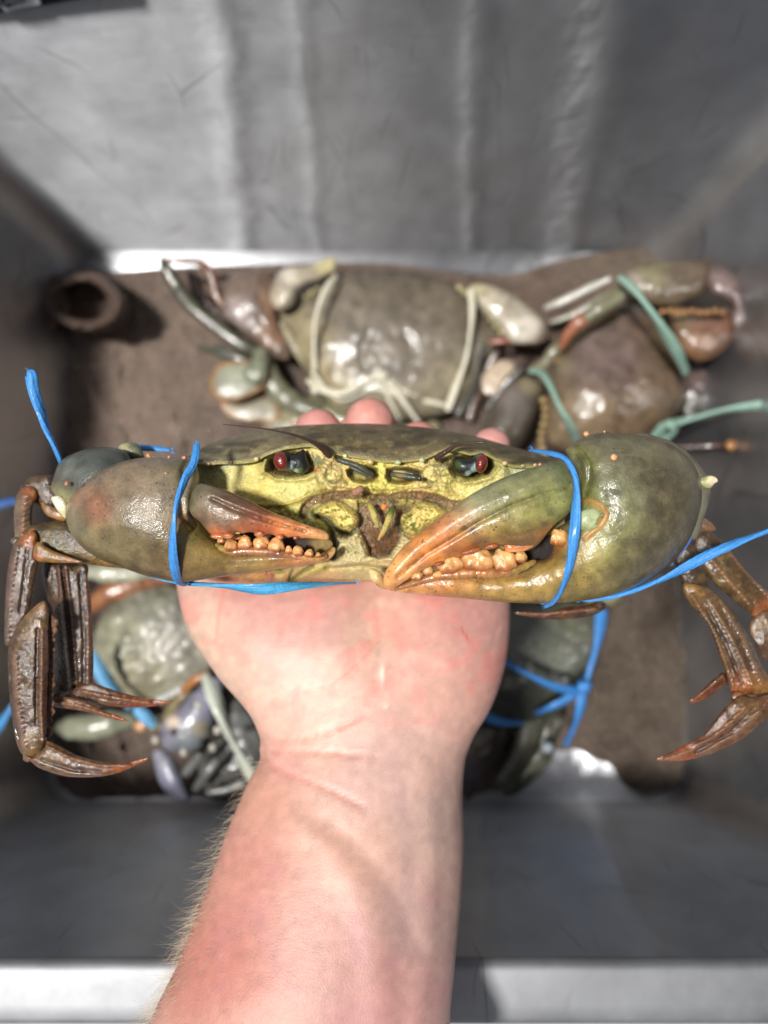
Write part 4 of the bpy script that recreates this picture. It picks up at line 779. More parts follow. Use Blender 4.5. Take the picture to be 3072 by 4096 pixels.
# right legs
legpart('leg_segment', [(2786,2095),(2800,2070),(2830,2078),(2862,2108),(2860,2122),(2830,2130),(2795,2125)], 18, .2235, (150,104,76), [(2830,2090,20,(170,150,130))])
legpart('leg_segment', [(2795,2130),(2850,2130),(2905,2180),(2960,2250),(3010,2310),(3090,2385),(3110,2450),(3050,2462),(3000,2448),(2960,2425),(2910,2380),(2850,2330),(2800,2260),(2770,2190)], 48, .2215, (84,70,48), [(2900,2290,60,(120,108,60)),(3000,2380,50,(110,96,56)),(3060,2440,40,(200,120,66)),(2960,2250,50,(80,60,50))], rid=[([(2880,2160),(2970,2270),(3080,2385)], 8, 9), ([(2830,2220),(2920,2330),(3000,2420)], 9, 6)], nz=8)
legpart('leg_segment', [(3040,2448),(3110,2440),(3150,2520),(3120,2620),(3060,2640),(3010,2560),(2996,2510),(3010,2470)], 36, .2195, (112,84,60), [(3040,2500,40,(160,140,110))], nz=8)
legpart('leg_segment', [(2700,2230),(2740,2170),(2790,2200),(2820,2270),(2830,2350),(2800,2368),(2740,2352),(2716,2300)], 36, .219, (80,68,50), [(2760,2250,50,(92,84,66))], nz=7)
legpart('leg_segment', [(2732,2338),(2775,2335),(2830,2352),(2880,2390),(2940,2455),(2990,2540),(3040,2640),(3090,2740),(3090,2790),(3030,2788),(2950,2782),(2922,2766),(2905,2700),(2870,2600),(2830,2500),(2770,2430),(2738,2380)], 46, .2125, (96,78,52), [(2780,2360,40,(170,136,70)),(2840,2390,40,(140,116,80)),(2950,2560,60,(78,64,48)),(2960,2770,50,(190,120,76),1.5),(2880,2620,40,(130,96,60)),(3040,2760,40,(190,140,70))], rid=[([(2770,2385),(2860,2540),(2930,2740)], 9, 9), ([(2850,2420),(2930,2560),(3010,2740)], 7, 7), ([(2880,2400),(2970,2550),(3050,2740)], 7, 5), ([(2830,2440),(2900,2570),(2970,2740)], 7, -6)], nz=8, rcol=(118,88,60))
legpart('leg_tip', [(2960,2785),(3010,2790),(3090,2780),(3110,2830),(3050,2890),(2980,2950),(2900,2995),(2820,3025),(2740,3042),(2660,3046),(2624,3036),(2680,3010),(2760,2968),(2820,2930),(2860,2880),(2905,2825)], 30, .2085, (124,84,58), [(2700,3030,60,(190,104,60),1.5),(2980,2850,40,(140,116,80)),(2860,2960,60,(130,86,70))], rid=[([(2980,2830),(2880,2930),(2760,3000),(2660,3034)], 8, 10), ([(3040,2840),(2940,2940),(2800,3012)], 7, 8), ([(3010,2840),(2910,2940),(2780,3010)], 5, -6)], s=5.5, nz=7)
legpart('leg_tip', [(2900,2690),(2860,2712),(2820,2748),(2780,2785),(2757,2804),(2775,2812),(2830,2790),(2880,2756),(2930,2715)], 18, .219, (120,62,48), [(2775,2802,30,(200,100,56),2)], rid=[([(2890,2705),(2830,2755),(2780,2795)], 5, 5)], s=5)
legpart('leg_tip', [(2055,2452),(2110,2446),(2180,2450),(2260,2428),(2340,2418),(2400,2404),(2425,2420),(2395,2452),(2320,2472),(2230,2478),(2130,2470)], 24, .226, (92,50,36), [(2100,2456,60,(130,62,40)),(2400,2430,40,(60,44,36))], rid=[([(2110,2456),(2250,2450),(2380,2436)], 6, 6)], s=6)
for (x, y, d, r, c) in ((62,2572,.2095,26,(150,88,48)),(134,2132,.214,22,(190,110,56)),(112,3026,.2065,26,(124,84,52)),(170,3000,.2065,22,(140,100,60)),(300,2772,.2155,24,(120,66,42)),(225,2790,.214,22,(124,72,44)),(345,2752,.216,20,(110,66,44)),(2750,2345,.215,22,(140,104,56)),(2950,2788,.2105,26,(140,92,56)),(3010,2800,.2105,30,(120,88,56)),(3035,2456,.2205,30,(150,92,52)),(2805,2130,.2225,22,(120,84,56)),(2890,2705,.2195,16,(96,54,38)),(60,2165,.2145,20,(110,90,72)),(2405,2425,.226,18,(66,46,34))):
    blob('joint', x, y, d, r, r * .9, r * .8, M_LEG, crab, col=tuple(q * .85 for q in c), n=9, rough=.5)
# ---- blue strings
M_STR, t, b = nmat('blue_string'); tc = N(t, 'ShaderNodeTexCoord').outputs['Object']; at = N(t, 'ShaderNodeAttribute', attribute_name='Col').outputs['Color']
n1 = noise(t, tc, 500, 4, .7); n2 = noise(t, tc, 2500, 2)
mul = N(t, 'ShaderNodeVectorMath', operation='SCALE'); t.links.new(at, mul.inputs[0]); t.links.new(math_(t, 'MULTIPLY_ADD', n1.outputs[0], .9, .55), mul.inputs['Scale']); t.links.new(mul.outputs[0], b.inputs['Base Color'])
b.inputs['Roughness'].default_value = .5; b.inputs['Coat Weight'].default_value = .25; b.inputs['Coat Roughness'].default_value = .2
bp = N(t, 'ShaderNodeBump'); bp.inputs['Strength'].default_value = .7; bp.inputs['Distance'].default_value = .0004; t.links.new(math_(t, 'ADD', n1.outputs[0], n2.outputs[0]), bp.inputs['Height']); t.links.new(bp.outputs[0], b.inputs['Normal'])
def string(name, label, runs, col, floor=False, group=None, cat='string', loc=None, knots=(), flat=.55):
    r0 = runs[0][len(runs[0])//2]; l_ = PZ(r0[0], r0[1], r0[2]) if floor else P(r0[0], r0[1], r0[2])
    th = thing(name, label, cat, tuple(l_), group)
    for r in runs:
        r = [(q[0], q[1], q[2], q[3] * .86) for q in r]
        tube('strand', r, M_STR, th, col=col, nseg=24, step=8, flat=flat, floor=floor, wob=.07, twist=.05, grooves=.10)
        if not floor:
            for e_, q_ in ((r[0], r[1]), (r[-1], r[-2])):
                dx, dy = e_[0] - q_[0], e_[1] - q_[1]; L_ = math.hypot(dx, dy) + 1e-6; dx /= L_; dy /= L_
                for k in range(5):
                    o_ = rng.uniform(-.7, .7) * e_[3]; l_ = rng.uniform(8, 26); sp_ = rng.normal() * .5
                    tube('fibre', [(e_[0] - dy * o_, e_[1] + dx * o_, e_[2], 2.0), (e_[0] - dy * o_ + (dx - dy * sp_) * l_, e_[1] + dx * o_ + (dy + dx * sp_) * l_, e_[2] - .0003, .7)], M_STR, th, col=col, nseg=5, step=10)
    for (x, y, d, r) in knots: blob('knot', x, y, d, r, r * .85, r * .8, M_STR, th, col=col, rough=.6, n=12, floor=floor)
    return th
BL = (58,136,206)
string('blue_string', 'flat blue string wrapped round the smaller left claw of the held crab, one end loose', [
    [(786,1778,.190,14),(784,1815,.1875,17),(772,1860,.1862,17),(745,1905,.185,19),(722,1965,.184,20),(704,2030,.1832,20),(696,2090,.183,21),(692,2150,.1835,21),(693,2220,.1855,21),(700,2280,.189,21),(712,2318,.1935,20),(740,2332,.199,16)],
    [(116,1495,.206,21),(125,1498,.206,25),(135,1560,.206,24),(160,1640,.207,23),(188,1720,.208,23),(215,1780,.209,22),(238,1835,.211,20),(250,1870,.216,16)],
    [(560,1790,.222,14),(620,1794,.222,14),(680,1800,.222,10)]], BL)
string('blue_string', 'wet light blue strap running under the held crab across the heel of the hand', [
    [(600,2305,.206,6),(680,2322,.204,10),(760,2334,.2015,15),(850,2340,.199,20),(940,2348,.197,22),(1030,2356,.196,25),(1110,2352,.1965,24),(1180,2344,.198,21),(1260,2338,.201,17),(1340,2334,.205,13),(1420,2332,.212,8)]], (62,150,196), flat=.5)
string('blue_string', 'blue string wrapped round the larger right claw of the held crab with its end frayed', [
    [(2134,1803,.196,7),(2170,1807,.1925,11),(2205,1814,.1895,15),(2245,1826,.187,19),(2275,1850,.185,24),(2298,1900,.184,25),(2306,1960,.1828,24),(2304,2030,.182,24),(2300,2100,.182,23),(2292,2170,.1822,22),(2284,2240,.184,21),(2266,2310,.187,21),(2240,2370,.192,22),(2212,2405,.1965,22),(2185,2422,.2,16)]], BL)
string('blue_string', 'long taut blue string leading from the larger claw out to the right', [
    [(2330,2398,.206,10),(2400,2390,.204,15),(2480,2376,.202,18),(2560,2352,.200,20),(2650,2316,.199,21),(2740,2270,.198,22),(2820,2228,.197,22),(2900,2190,.196,22),(3000,2150,.196,21),(3110,2112,.196,21),(3250,2070,.196,21)]], BL)
string('blue_string', 'thin blue string seen edge on behind the wrist of the larger claw', [
    [(2786,1985,.213,6),(2792,2030,.2125,10),(2784,2090,.2115,12),(2768,2140,.2105,14),(2740,2190,.2095,13),(2712,2222,.2095,9),(2690,2245,.2105,5)]], (60,100,170))
# ------------------------------------------------------------------ the hand and forearm
LE = [(720,2080),(700,2200),(702,2300),(708,2360),(722,2430),(746,2515),(775,2570),(807,2618),(845,2672),(879,2720),(922,2768),(961,2812),(992,2850),(1012,2884),(1030,2925),(1040,2955),(1046,2972),(1036,2990),(1036,3008),(1048,3028),(1040,3044),(1018,3080),(1002,3109),(975,3165),(951,3222),(918,3300),(889,3376),(846,3500),(797,3632),(750,3752),(705,3868),(650,3975),(592,4096),(520,4260),(440,4480),(380,4700)]
RE = [(1780,4700),(1792,4400),(1799,4096),(1817,3898),(1832,3734),(1846,3600),(1850,3530),(1856,3400),(1856,3325),(1852,3240),(1852,3150),(1858,3080),(1868,3017),(1904,2935),(1936,2885),(1965,2833),(1995,2760),(2016,2689),(2030,2620),(2037,2556),(2042,2480),(2042,2418),(2040,2300),(2045,2150),(2050,2000),(1900,1950),(1700,1930),(1400,1900),(1150,1930),(900,2000)]
def zarm(X, Y):
    return np.interp(Y, [1850,2000,2200,2400,2600,2850,3100,3500,4000,4700], [.284,.280,.268,.253,.245,.238,.230,.218,.206,.194])
def darm(X, Y):
    h = 30 * np.exp(-(((X - 1000) / 230) ** 2 + ((Y - 2560) / 210) ** 2)) + 26 * np.exp(-(((X - 1830) / 170) ** 2 + ((Y - 2620) / 260) ** 2))
    h -= 46 * np.exp(-(((X - 1500) / 110) ** 2 + ((Y - 2430) / 200) ** 2)) + 10 * np.exp(-(((X - 1300) / 300) ** 2 + ((Y - 3000) / 90) ** 2))
    return h
arm = inflate('person', LE + RE, 300, zarm, s=20, p=.42, disp=darm, col=paint((200,150,130)))
parts = [arm]
for pts in ([(1140,2250,.268,120),(1180,2050,.274,112),(1215,1900,.274,106),(1250,1790,.266,104),(1268,1730,.258,99),(1274,1722,.254,86)],
            [(1400,2200,.270,120),(1440,2000,.276,112),(1465,1860,.274,108),(1474,1760,.264,110),(1478,1704,.256,108),(1479,1690,.251,96)],
            [(1640,2200,.270,115),(1660,2000,.276,108),(1672,1880,.274,100),(1676,1800,.266,92),(1677,1778,.260,86)],
            [(1860,2250,.268,105),(1910,2050,.274,96),(1945,1920,.274,88),(1962,1830,.266,80),(1966,1796,.259,72)],
            [(900,2480,.25,120),(830,2340,.256,105),(790,2200,.264,98),(770,2060,.268,92),(770,1960,.27,86)]):
    parts.append(tube('f', pts, None, col=(200,150,130), nseg=20, step=16))
# rounded finger ends
for (x, y, d, r) in ((1274,1722,.254,90),(1479,1688,.251,100),(1677,1772,.258,90),(1966,1786,.257,78),(760,1960,.27,86)): parts.append(blob('f', x, y, d, r, r, r, None, n=12))
bm = bmesh.new()
for p_ in parts:
    bm.from_mesh(p_.data)
me = bpy.data.meshes.new('person'); bm.to_mesh(me); bm.free()
for p_ in parts: bpy.data.objects.remove(p_)
per = bpy.data.objects.new('person', me); COL.objects.link(per)
md = per.modifiers.new('r', 'REMESH'); md.mode = 'VOXEL'; md.voxel_size = .00125; md.adaptivity = 0
md2 = per.modifiers.new('s', 'SMOOTH'); md2.factor = .5; md2.iterations = 6
dg = bpy.context.evaluated_depsgraph_get(); ev = per.evaluated_get(dg); me2 = bpy.data.meshes.new_from_object(ev); per.modifiers.clear(); per.data = me2
n = len(me2.vertices); co = np.zeros(n * 3); me2.vertices.foreach_get('co', co); co = co.reshape(-1, 3); no = np.zeros(n * 3); me2.vertices.foreach_get('normal', no); no = no.reshape(-1, 3)
X, Y = topx(co); camv = co - np.array([0, 0, CAMZ]); front = ss(.0, .3, -(no * camv).sum(1) / np.linalg.norm(camv, axis=1))
CRE = [([(1030,2952),(1100,2965),(1200,2960),(1300,2930),(1390,2900),(1460,2860)], 6, 11), ([(1030,3008),(1120,3010),(1260,3010),(1400,3018),(1520,3030)], 6, 10), ([(1045,3030),(1120,3080),(1220,3120),(1330,3165),(1450,3230)], 10, 9), ([(1030,2975),(1130,2985)], 6, 4),
       ([(1515,2420),(1530,2560),(1520,2640),(1500,2720)], 14, 8), ([(1527,2680),(1535,2830)], 5, -4), ([(1180,2780),(1330,2740),(1440,2650),(1520,2560)], 5, 2.5), ([(900,2350),(870,2450),(860,2560)], 7, 4), ([(1010,2370),(960,2500),(960,2600)], 5, 2), ([(1300,2850),(1450,2770),(1530,2740)], 5, 2),
       ([(1840,2980),(1700,2950),(1620,2900)], 8, 3), ([(1270,3280),(1380,3350),(1480,3440),(1570,3560),(1640,3700),(1680,3800)], 44, 7), ([(1390,1660),(1470,1672),(1560,1668)], 5, 5), ([(2000,2480),(1960,2620)], 6, 3)]
h = np.zeros(n)
for ln, wd, a in CRE: h -= a * np.exp(-(polyd(ln, X, Y, False) / wd) ** 2)
h += 12 * np.exp(-(polyd([(1200,3300),(1330,3420),(1430,3560),(1500,3750),(1530,4100)], X, Y, False) / 70) ** 2) + 10 * np.exp(-(polyd([(1700,3100),(1720,3400),(1700,3800),(1660,4100)], X, Y, False) / 50) ** 2)
h += (fbm(X / 40, Y / 40, 3) - .5) * 2.5 + (fbm(X / 9, Y / 12, 2) - .5) * 1.0
co2 = co + no * (h * front * .23 / F)[:, None]
me2.vertices.foreach_set('co', co2.ravel())
pf = paint((232,174,150), [(900,2600,140,(238,194,164)),(1100,2560,110,(236,164,152)),(1000,2420,90,(226,158,148)),(1250,2480,120,(228,160,150)),(1200,2700,160,(244,196,170)),(1450,2560,70,(238,190,164)),(1850,2450,130,(236,160,148)),(1750,2700,140,(236,172,150)),(1950,2700,90,(228,156,138)),(1250,2950,120,(240,184,158)),(1150,3060,60,(236,160,146)),(1500,3100,140,(226,176,160)),(1750,3300,130,(206,166,150)),(1650,3000,120,(226,176,158)),(1050,3200,90,(232,160,128)),(1000,3500,170,(226,142,120)),(850,3850,200,(214,122,100),1.4),(1300,3400,150,(234,176,150)),(1250,3700,150,(226,160,142)),(1700,3700,160,(196,152,140)),(1500,4000,200,(210,142,132)),(1700,4000,110,(206,148,138)),(1275,1650,110,(238,150,136)),(1475,1640,120,(240,152,134)),(1675,1700,100,(238,150,136)),(1965,1740,90,(240,156,144))], .05, 60)
C = pf(X, Y); gy = C.mean(1, keepdims=True); C = (gy + (C - gy) * .78) * .78
C = C * (1 + .15 * (fbm(X / 26, Y / 30, 3) - .5) * 2)[..., None]
bl = fbm(X / 70 + 3, Y / 60, 3); C = mixc(C, (226,128,120), ss(.56, .75, bl) * .35 * ss(3000, 2800, Y)); C = mixc(C, (178,120,128), ss(.6, .8, fbm(X / 110 + 9, Y / 120, 2)) * .25 * ss(3200, 3500, Y))
for ln, wd, a in CRE[:4] + CRE[6:8]: C = mixc(C, (206,112,92), np.exp(-(polyd(ln, X, Y, False) / wd) ** 2) * .35 * front)
C = mixc(C, (252,216,200), np.exp(-(polyd([(1520,2640),(1530,2700),(1538,2780),(1540,2830)], X, Y, False) / 5) ** 2) * .8)
C = mixc(C, (200,70,70), np.exp(-(polyd([(1842,2510),(1856,2530),(1868,2550)], X, Y, False) / 4) ** 2) * .8); C = mixc(C, (226,120,110), np.exp(-(polyd([(1868,2555),(1895,2590),(1910,2620)], X, Y, False) / 4) ** 2) * .4)
C = mixc(C, (150,130,140), np.exp(-(polyd([(1560,3050),(1620,3250),(1640,3500),(1600,3800)], X, Y, False) / 22) ** 2) * .14)
a = me2.color_attributes.new('Col', 'FLOAT_COLOR', 'POINT'); a.data.foreach_set('color', np.concatenate([C, np.ones((n, 1))], 1).astype(np.float32).ravel())
me2.polygons.foreach_set('use_smooth', [True] * len(me2.polygons)); me2.update()
M_SKIN, t, b = nmat('skin'); L = t.links; tc = N(t, 'ShaderNodeTexCoord').outputs['Object']; at = N(t, 'ShaderNodeAttribute', attribute_name='Col').outputs['Color']
n1 = noise(t, tc, 300, 4); n2 = noise(t, tc, 2200, 3); vo = N(t, 'ShaderNodeTexVoronoi'); vo.feature = 'DISTANCE_TO_EDGE'; vo.inputs['Scale'].default_value = 900
mp = N(t, 'ShaderNodeMapping'); mp.inputs['Scale'].default_value = (1, .55, 1); mp.inputs['Rotation'].default_value = (0, 0, .5); L.new(tc, mp.inputs[0]); L.new(mp.outputs[0], vo.inputs['Vector'])
mul = N(t, 'ShaderNodeVectorMath', operation='SCALE'); L.new(at, mul.inputs[0]); L.new(math_(t, 'MULTIPLY_ADD', n1.outputs[0], .22, .89), mul.inputs['Scale']); L.new(mul.outputs[0], b.inputs['Base Color'])
b.inputs['Roughness'].default_value = .48; b.inputs['Subsurface Weight'].default_value = .25; b.inputs['Subsurface Radius'].default_value = (.004, .0014, .0008); b.inputs['Subsurface Scale'].default_value = 1.0
mq = N(t, 'ShaderNodeMapping'); mq.inputs['Scale'].default_value = (110, 520, 200); mq.inputs['Rotation'].default_value = (0, 0, .25); L.new(tc, mq.inputs[0]); n3 = noise(t, mq.outputs[0], 1.0, 4, .6)
wr = math_(t, 'POWER', math_(t, 'SUBTRACT', 1.0, math_(t, 'MULTIPLY', math_(t, 'ABSOLUTE', math_(t, 'SUBTRACT', n3.outputs[0], .5)), 6.0), clamp=True), 3.0)
hh = math_(t, 'SUBTRACT', n2.outputs[0], math_(t, 'MULTIPLY', wr, .22))
hh = math_(t, 'ADD', hh, math_(t, 'MULTIPLY', ramp(t, vo.outputs['Distance'], [(0, 0.0), (.12, 1.0)]), .2))
bp = N(t, 'ShaderNodeBump'); bp.inputs['Strength'].default_value = .22; bp.inputs['Distance'].default_value = .0004; L.new(hh, bp.inputs['Height']); L.new(bp.outputs[0], b.inputs['Normal'])
me2.materials.clear(); me2.materials.append(M_SKIN)
tag(per, 'left hand and hairy forearm of a person, palm up, holding the big crab', 'person')
# fine hair along the thumb side of the forearm
M_HAIR, t, b = nmat('arm_hair'); b.inputs['Base Color'].default_value = (.62, .50, .36, 1); b.inputs['Roughness'].default_value = .35
lx = np.array([p[0] for p in LE]); ly = np.array([p[1] for p in LE]); e_ = np.interp(Y, ly[13:], lx[13:]); off = X - e_
V = []; Fs = []
def hair(i, L_, out, wd):
    p = co2[i].copy(); nrm = no[i]; dn = P(X[i] - 60, Y[i] + 130, .22) - P(X[i], Y[i], .22); dn /= np.linalg.norm(dn)
    side = P(X[i] - 100, Y[i] + 10, .22) - P(X[i], Y[i], .22); side /= np.linalg.norm(side)
    d = nrm * out + dn * rng.uniform(.3, 1.0) + side * rng.normal() * .25 + rng.normal(size=3) * .12; d /= np.linalg.norm(d); st = L_ / 6; curl = rng.normal(size=3) * .34 + dn * .18 - nrm * .18 * out
    w_ = np.cross(d, co2[i] - np.array([0, 0, CAMZ])); w_ /= np.linalg.norm(w_) + 1e-9; w2 = np.cross(w_, d)
    for k in range(7):
        r = wd * (1 - k / 7.5); b0 = len(V)
        for q in range(3):
            an = q * 2.0944; V.append(tuple(p + (w_ * math.cos(an) + w2 * math.sin(an)) * r))
        if k:
            for q in range(3): Fs.append((b0 - 3 + q, b0 - 3 + (q + 1) % 3, b0 + (q + 1) % 3, b0 + q))
        p = p + d * st; d = d + curl * .6; d /= np.linalg.norm(d)
c1 = np.where((Y > 3040) & (Y < 4200) & (np.abs(off) < 26))[0]
c2 = np.where((Y > 3120) & (Y < 4200) & (off > 20) & (off < 420) & (front > .3))[0]
pr1 = .35 + ss(3150, 3700, Y[c1]); pr1 /= pr1.sum()
for i in rng.choice(c1, 620, p=pr1): hair(i, rng.uniform(.004, .011), .75, .000036)
pr2 = np.exp(-off[c2] / 220) * (.25 + ss(3200, 3800, Y[c2])); pr2 /= pr2.sum()
for i in rng.choice(c2, 760, p=pr2): hair(i, rng.uniform(.003, .0065), .25, .000026)
hr = link('arm_hair', V, Fs, M_HAIR, per); tag(hr, kind='stuff')
# ------------------------------------------------------------------ crabs lying in the tub
def G(name, poly, T, z, base, spots=(), s=13, p=.5, parent=None, nz=5, mat=None, rim=None, rid=(), back=.8):
    pf = paint(base, spots, .3, 45)
    def cf(X, Y):
        C = pf(X, Y); gy = C.mean(-1, keepdims=True); C = np.clip((gy + (C - gy) * .62) * 1.12 * np.array([1.03, .97, .90]), 0, .55); C = mixc(C, (46,38,28), ss(.55, .72, fbm(X / 34 + 5, Y / 28, 3)) * .3)
        if rim is not None: d = polyd(poly, X, Y); C = mixc(C, rim, ss(-24, -6, d) * .85)
        return C
    def df(X, Y):
        h = (fbm(X / 26, Y / 26, 3) - .5) * nz * 1.5
        for ln, wd, a in rid: h = h + a * np.exp(-(polyd(ln, X, Y, False) / wd) ** 2)
        return h
    return inflate(name, poly, T, z, s=s, p=p, disp=df, col=cf, mat=mat or M_BG, parent=parent, floor=True, back=back)
def gt(name, pts, col, parent, flat=.55, ns=12):
    g_ = sum(col) / 3; col = tuple((g_ + (c - g_) * .75) * .88 for c in col)
    return tube(name, pts, M_BG, parent, col=paint(col, [], .35, 40), nseg=ns, step=14, floor=True, flat=flat, wob=.22)
def serr(p0, p1, n, parent, r, col, z):
    for k in range(n):
        f = (k + .5) / n; blob('tooth', p0[0] + (p1[0]-p0[0])*f, p0[1] + (p1[1]-p0[1])*f, z, r, r, r, M_BG, parent, col=col, n=6, floor=True)
# back crab, white cord
c1_ = thing('mud_crab', 'grey brown crab lying at the back of the tub, shell crossed by white cords', 'crab', tuple(PZ(1550, 1350, .01)), 'crabs lying in the tub')
G('carapace', [(1118,1250),(1150,1190),(1230,1140),(1310,1105),(1420,1085),(1560,1080),(1700,1098),(1800,1135),(1890,1190),(1960,1260),(2010,1340),(1990,1400),(1930,1450),(1890,1540),(1840,1620),(1740,1665),(1500,1680),(1370,1650),(1280,1570),(1210,1470),(1150,1370)], 130, .035, (104,96,78),
  [(1200,1420,110,(140,128,80)),(1300,1560,80,(150,136,86)),(1550,1350,160,(112,104,90)),(1800,1560,100,(130,120,88)),(1560,1120,120,(92,82,66)),(1480,1600,80,(130,122,92)),(1900,1250,60,(90,80,62))], parent=c1_, s=15, nz=9, rid=[([(1480,1330),(1440,1420),(1470,1480)], 18, -12), ([(1620,1330),(1660,1420),(1630,1480)], 18, -12), ([(1280,1380),(1560,1290),(1850,1370)], 40, 10)])
for k in range(9):
    f = k / 8; blob('spine', 1125 + f * 190, 1235 - f * 130 + 14 * math.sin(f * 3), .045, 13, 13, 10, M_BG, c1_, col=(176,164,116), n=7, floor=True); blob('spine', 1838 + f * 168, 1150 + f * 178 - 12 * math.sin(f * 3), .045, 13, 13, 10, M_BG, c1_, col=(176,164,116), n=7, floor=True)
cl = G('claw', [(1085,1150),(1130,1080),(1240,1060),(1330,1030),(1345,1075),(1290,1110),(1200,1150),(1170,1220),(1110,1240),(1080,1200)], 40, .055, (160,150,126), [(1140,1090,30,(190,186,170)),(1300,1060,30,(190,180,110))], parent=c1_, nz=8)
cl = G('claw', [(1880,1145),(1960,1140),(2050,1180),(2140,1250),(2190,1310),(2190,1360),(2120,1375),(2040,1370),(2000,1310),(1960,1270),(1900,1210)], 44, .05, (160,152,130), [(2100,1310,40,(190,186,174)),(1900,1160,30,(170,162,110)),(2180,1340,30,(110,84,70))], parent=c1_, nz=8)
G('claw_arm', [(860,1180),(930,1110),(1050,1080),(1110,1110),(1100,1250),(1160,1400),(1130,1440),(1040,1380),(940,1300),(890,1260)], 50, .035, (100,80,64), [(960,1250,40,(140,126,128)),(1110,1200,40,(150,104,66)),(1090,1330,40,(136,94,62))], parent=c1_, nz=14)
gt('leg', [(650,1035,.05,14),(668,1075,.045,26),(700,1130,.042,30),(760,1215,.036,30),(850,1290,.032,32),(960,1370,.030,32),(1020,1400,.028,26)], (78,76,54), c1_)
gt('leg', [(652,1040,.05,10),(720,1046,.05,12),(800,1050,.045,14),(840,1090,.045,16),(870,1190,.04,18),(900,1220,.04,14)], (128,74,46), c1_)
gt('leg', [(760,1090,.02,16),(800,1180,.02,24),(880,1260,.02,26),(930,1330,.02,20)], (70,44,34), c1_)
gt('leg', [(790,1392,.02,8),(860,1400,.025,20),(930,1420,.028,24),(1000,1450,.028,18)], (80,84,66), c1_)
gt('leg', [(1125,1290,.05,8),(1160,1350,.045,18),(1210,1430,.04,24),(1260,1490,.036,20)], (170,156,116), c1_)
gt('leg', [(1030,1400,.035,30),(1060,1470,.035,44),(1110,1560,.032,50),(1190,1620,.030,46),(1280,1650,.03,36)], (124,124,92), c1_, .8)
gt('leg', [(1240,1600,.028,26),(1320,1650,.028,34),(1400,1690,.028,36),(1480,1720,.026,30)], (134,130,88), c1_)
G('paddle', [(838,1520),(860,1470),(910,1445),(980,1440),(1050,1450),(1085,1490),(1070,1540),(1010,1580),(940,1605),(880,1600),(845,1570)], 22, .04, (104,108,86), [(950,1500,50,(140,150,126))], parent=c1_, nz=4, rim=(150,110,70))
G('paddle', [(880,1600),(950,1610),(1030,1580),(1090,1575),(1120,1640),(1125,1680),(1060,1690),(980,1685),(910,1660)], 16, .026, (136,134,110), [], parent=c1_, nz=5, rim=(150,112,76))
gt('leg', [(1000,1470,.045,34),(1025,1510,.045,40),(1040,1450,.045,34),(1050,1400,.04,24)], (130,136,104), c1_)
G('leg', [(1030,1640),(1120,1600),(1300,1680),(1400,1720),(1600,1700),(1750,1680),(1700,1780),(1300,1790),(1100,1750)], 40, .02, (132,126,86), [(1500,1740,60,(150,140,96))], parent=c1_, nz=16)
gt('leg', [(1960,1370,.05,10),(2020,1362,.052,12),(2090,1368,.05,12),(2150,1372,.048,9)], (170,92,66), c1_)
gt('leg', [(1925,1380,.045,18),(1900,1470,.04,26),(1870,1570,.035,28),(1830,1660,.03,22)], (84,84,70), c1_)
gt('leg', [(1990,1400,.035,14),(1950,1480,.03,24),(1900,1600,.028,26),(1880,1680,.026,20)], (98,68,52), c1_)
G('leg', [(1930,1500),(2000,1440),(2060,1460),(2030,1530),(1960,1580),(1930,1560)], 20, .035, (176,156,128), [], parent=c1_, nz=10)
WH = (214,208,186)
string('white_string', 'white cord crossing both sides of the back crab shell and knotted behind it', [
    [(1345,1100,.056,8),(1310,1150,.062,14),(1282,1220,.064,16),(1262,1300,.063,16),(1256,1400,.056,16),(1258,1480,.05,14)],
    [(1884,1160,.060,14),(1890,1240,.062,15),(1882,1340,.060,15),(1862,1440,.056,16),(1825,1540,.050,16),(1790,1640,.044,14)],
    [(1230,1520,.045,10),(1300,1560,.05,20),(1380,1570,.052,24),(1460,1530,.056,22),(1540,1500,.058,18)],
    [(1250,1490,.05,8),(1360,1600,.05,10),(1480,1560,.054,12),(1600,1580,.05,12),(1780,1620,.046,10)],
    [(1530,1510,.058,12),(1590,1570,.054,16),(1640,1640,.05,18),(1680,1700,.045,14)], [(1520,1510,.058,8),(1560,1600,.05,10),(1600,1680,.044,8)], [(1560,1520,.055,8),(1610,1560,.052,9),(1700,1590,.048,9)]], WH, floor=True, knots=((1530,1505,.058,26),(1262,1560,.05,20)))
# right crab, teal string
c2_ = thing('mud_crab', 'dark brown crab at the right back corner, tied with teal string', 'crab', tuple(PZ(2450, 1500, .02)), 'crabs lying in the tub')
G('carapace', [(2175,1640),(2190,1560),(2215,1450),(2270,1370),(2340,1300),(2430,1240),(2520,1215),(2600,1235),(2670,1290),(2710,1370),(2740,1470),(2735,1590),(2690,1680),(2600,1750),(2460,1800),(2320,1820),(2210,1790),(2175,1720)], 190, .06, (98,78,58),
  [(2400,1400,100,(104,84,78)),(2480,1480,80,(92,68,66)),(2620,1600,120,(106,82,46)),(2260,1700,90,(122,102,64)),(2400,1700,90,(112,88,50)),(2640,1350,80,(94,72,48)),(2240,1450,40,(120,108,76))], parent=c2_, s=15, nz=8)
for k in range(11):
    f = k / 10; blob('spine', 2225 + f * 230, 1440 - f * 190 - 18 * math.sin(f * 3), .075, 14, 14, 12, M_BG, c2_, col=(156,130,78), n=7, floor=True)
for k in range(8): blob('spine', 2172 + 8 * math.sin(k), 1600 + k * 32, .068, 15, 15, 12, M_BG, c2_, col=(150,128,84), n=7, floor=True)
G('claw', [(2500,1080),(2600,1050),(2720,1040),(2840,1040),(2860,1090),(2830,1160),(2770,1200),(2680,1225),(2590,1215),(2520,1160)], 70, .085, (100,84,56), [(2600,1080,50,(120,116,80)),(2780,1100,60,(92,74,50)),(2540,1130,30,(150,140,130))], parent=c2_, nz=6)
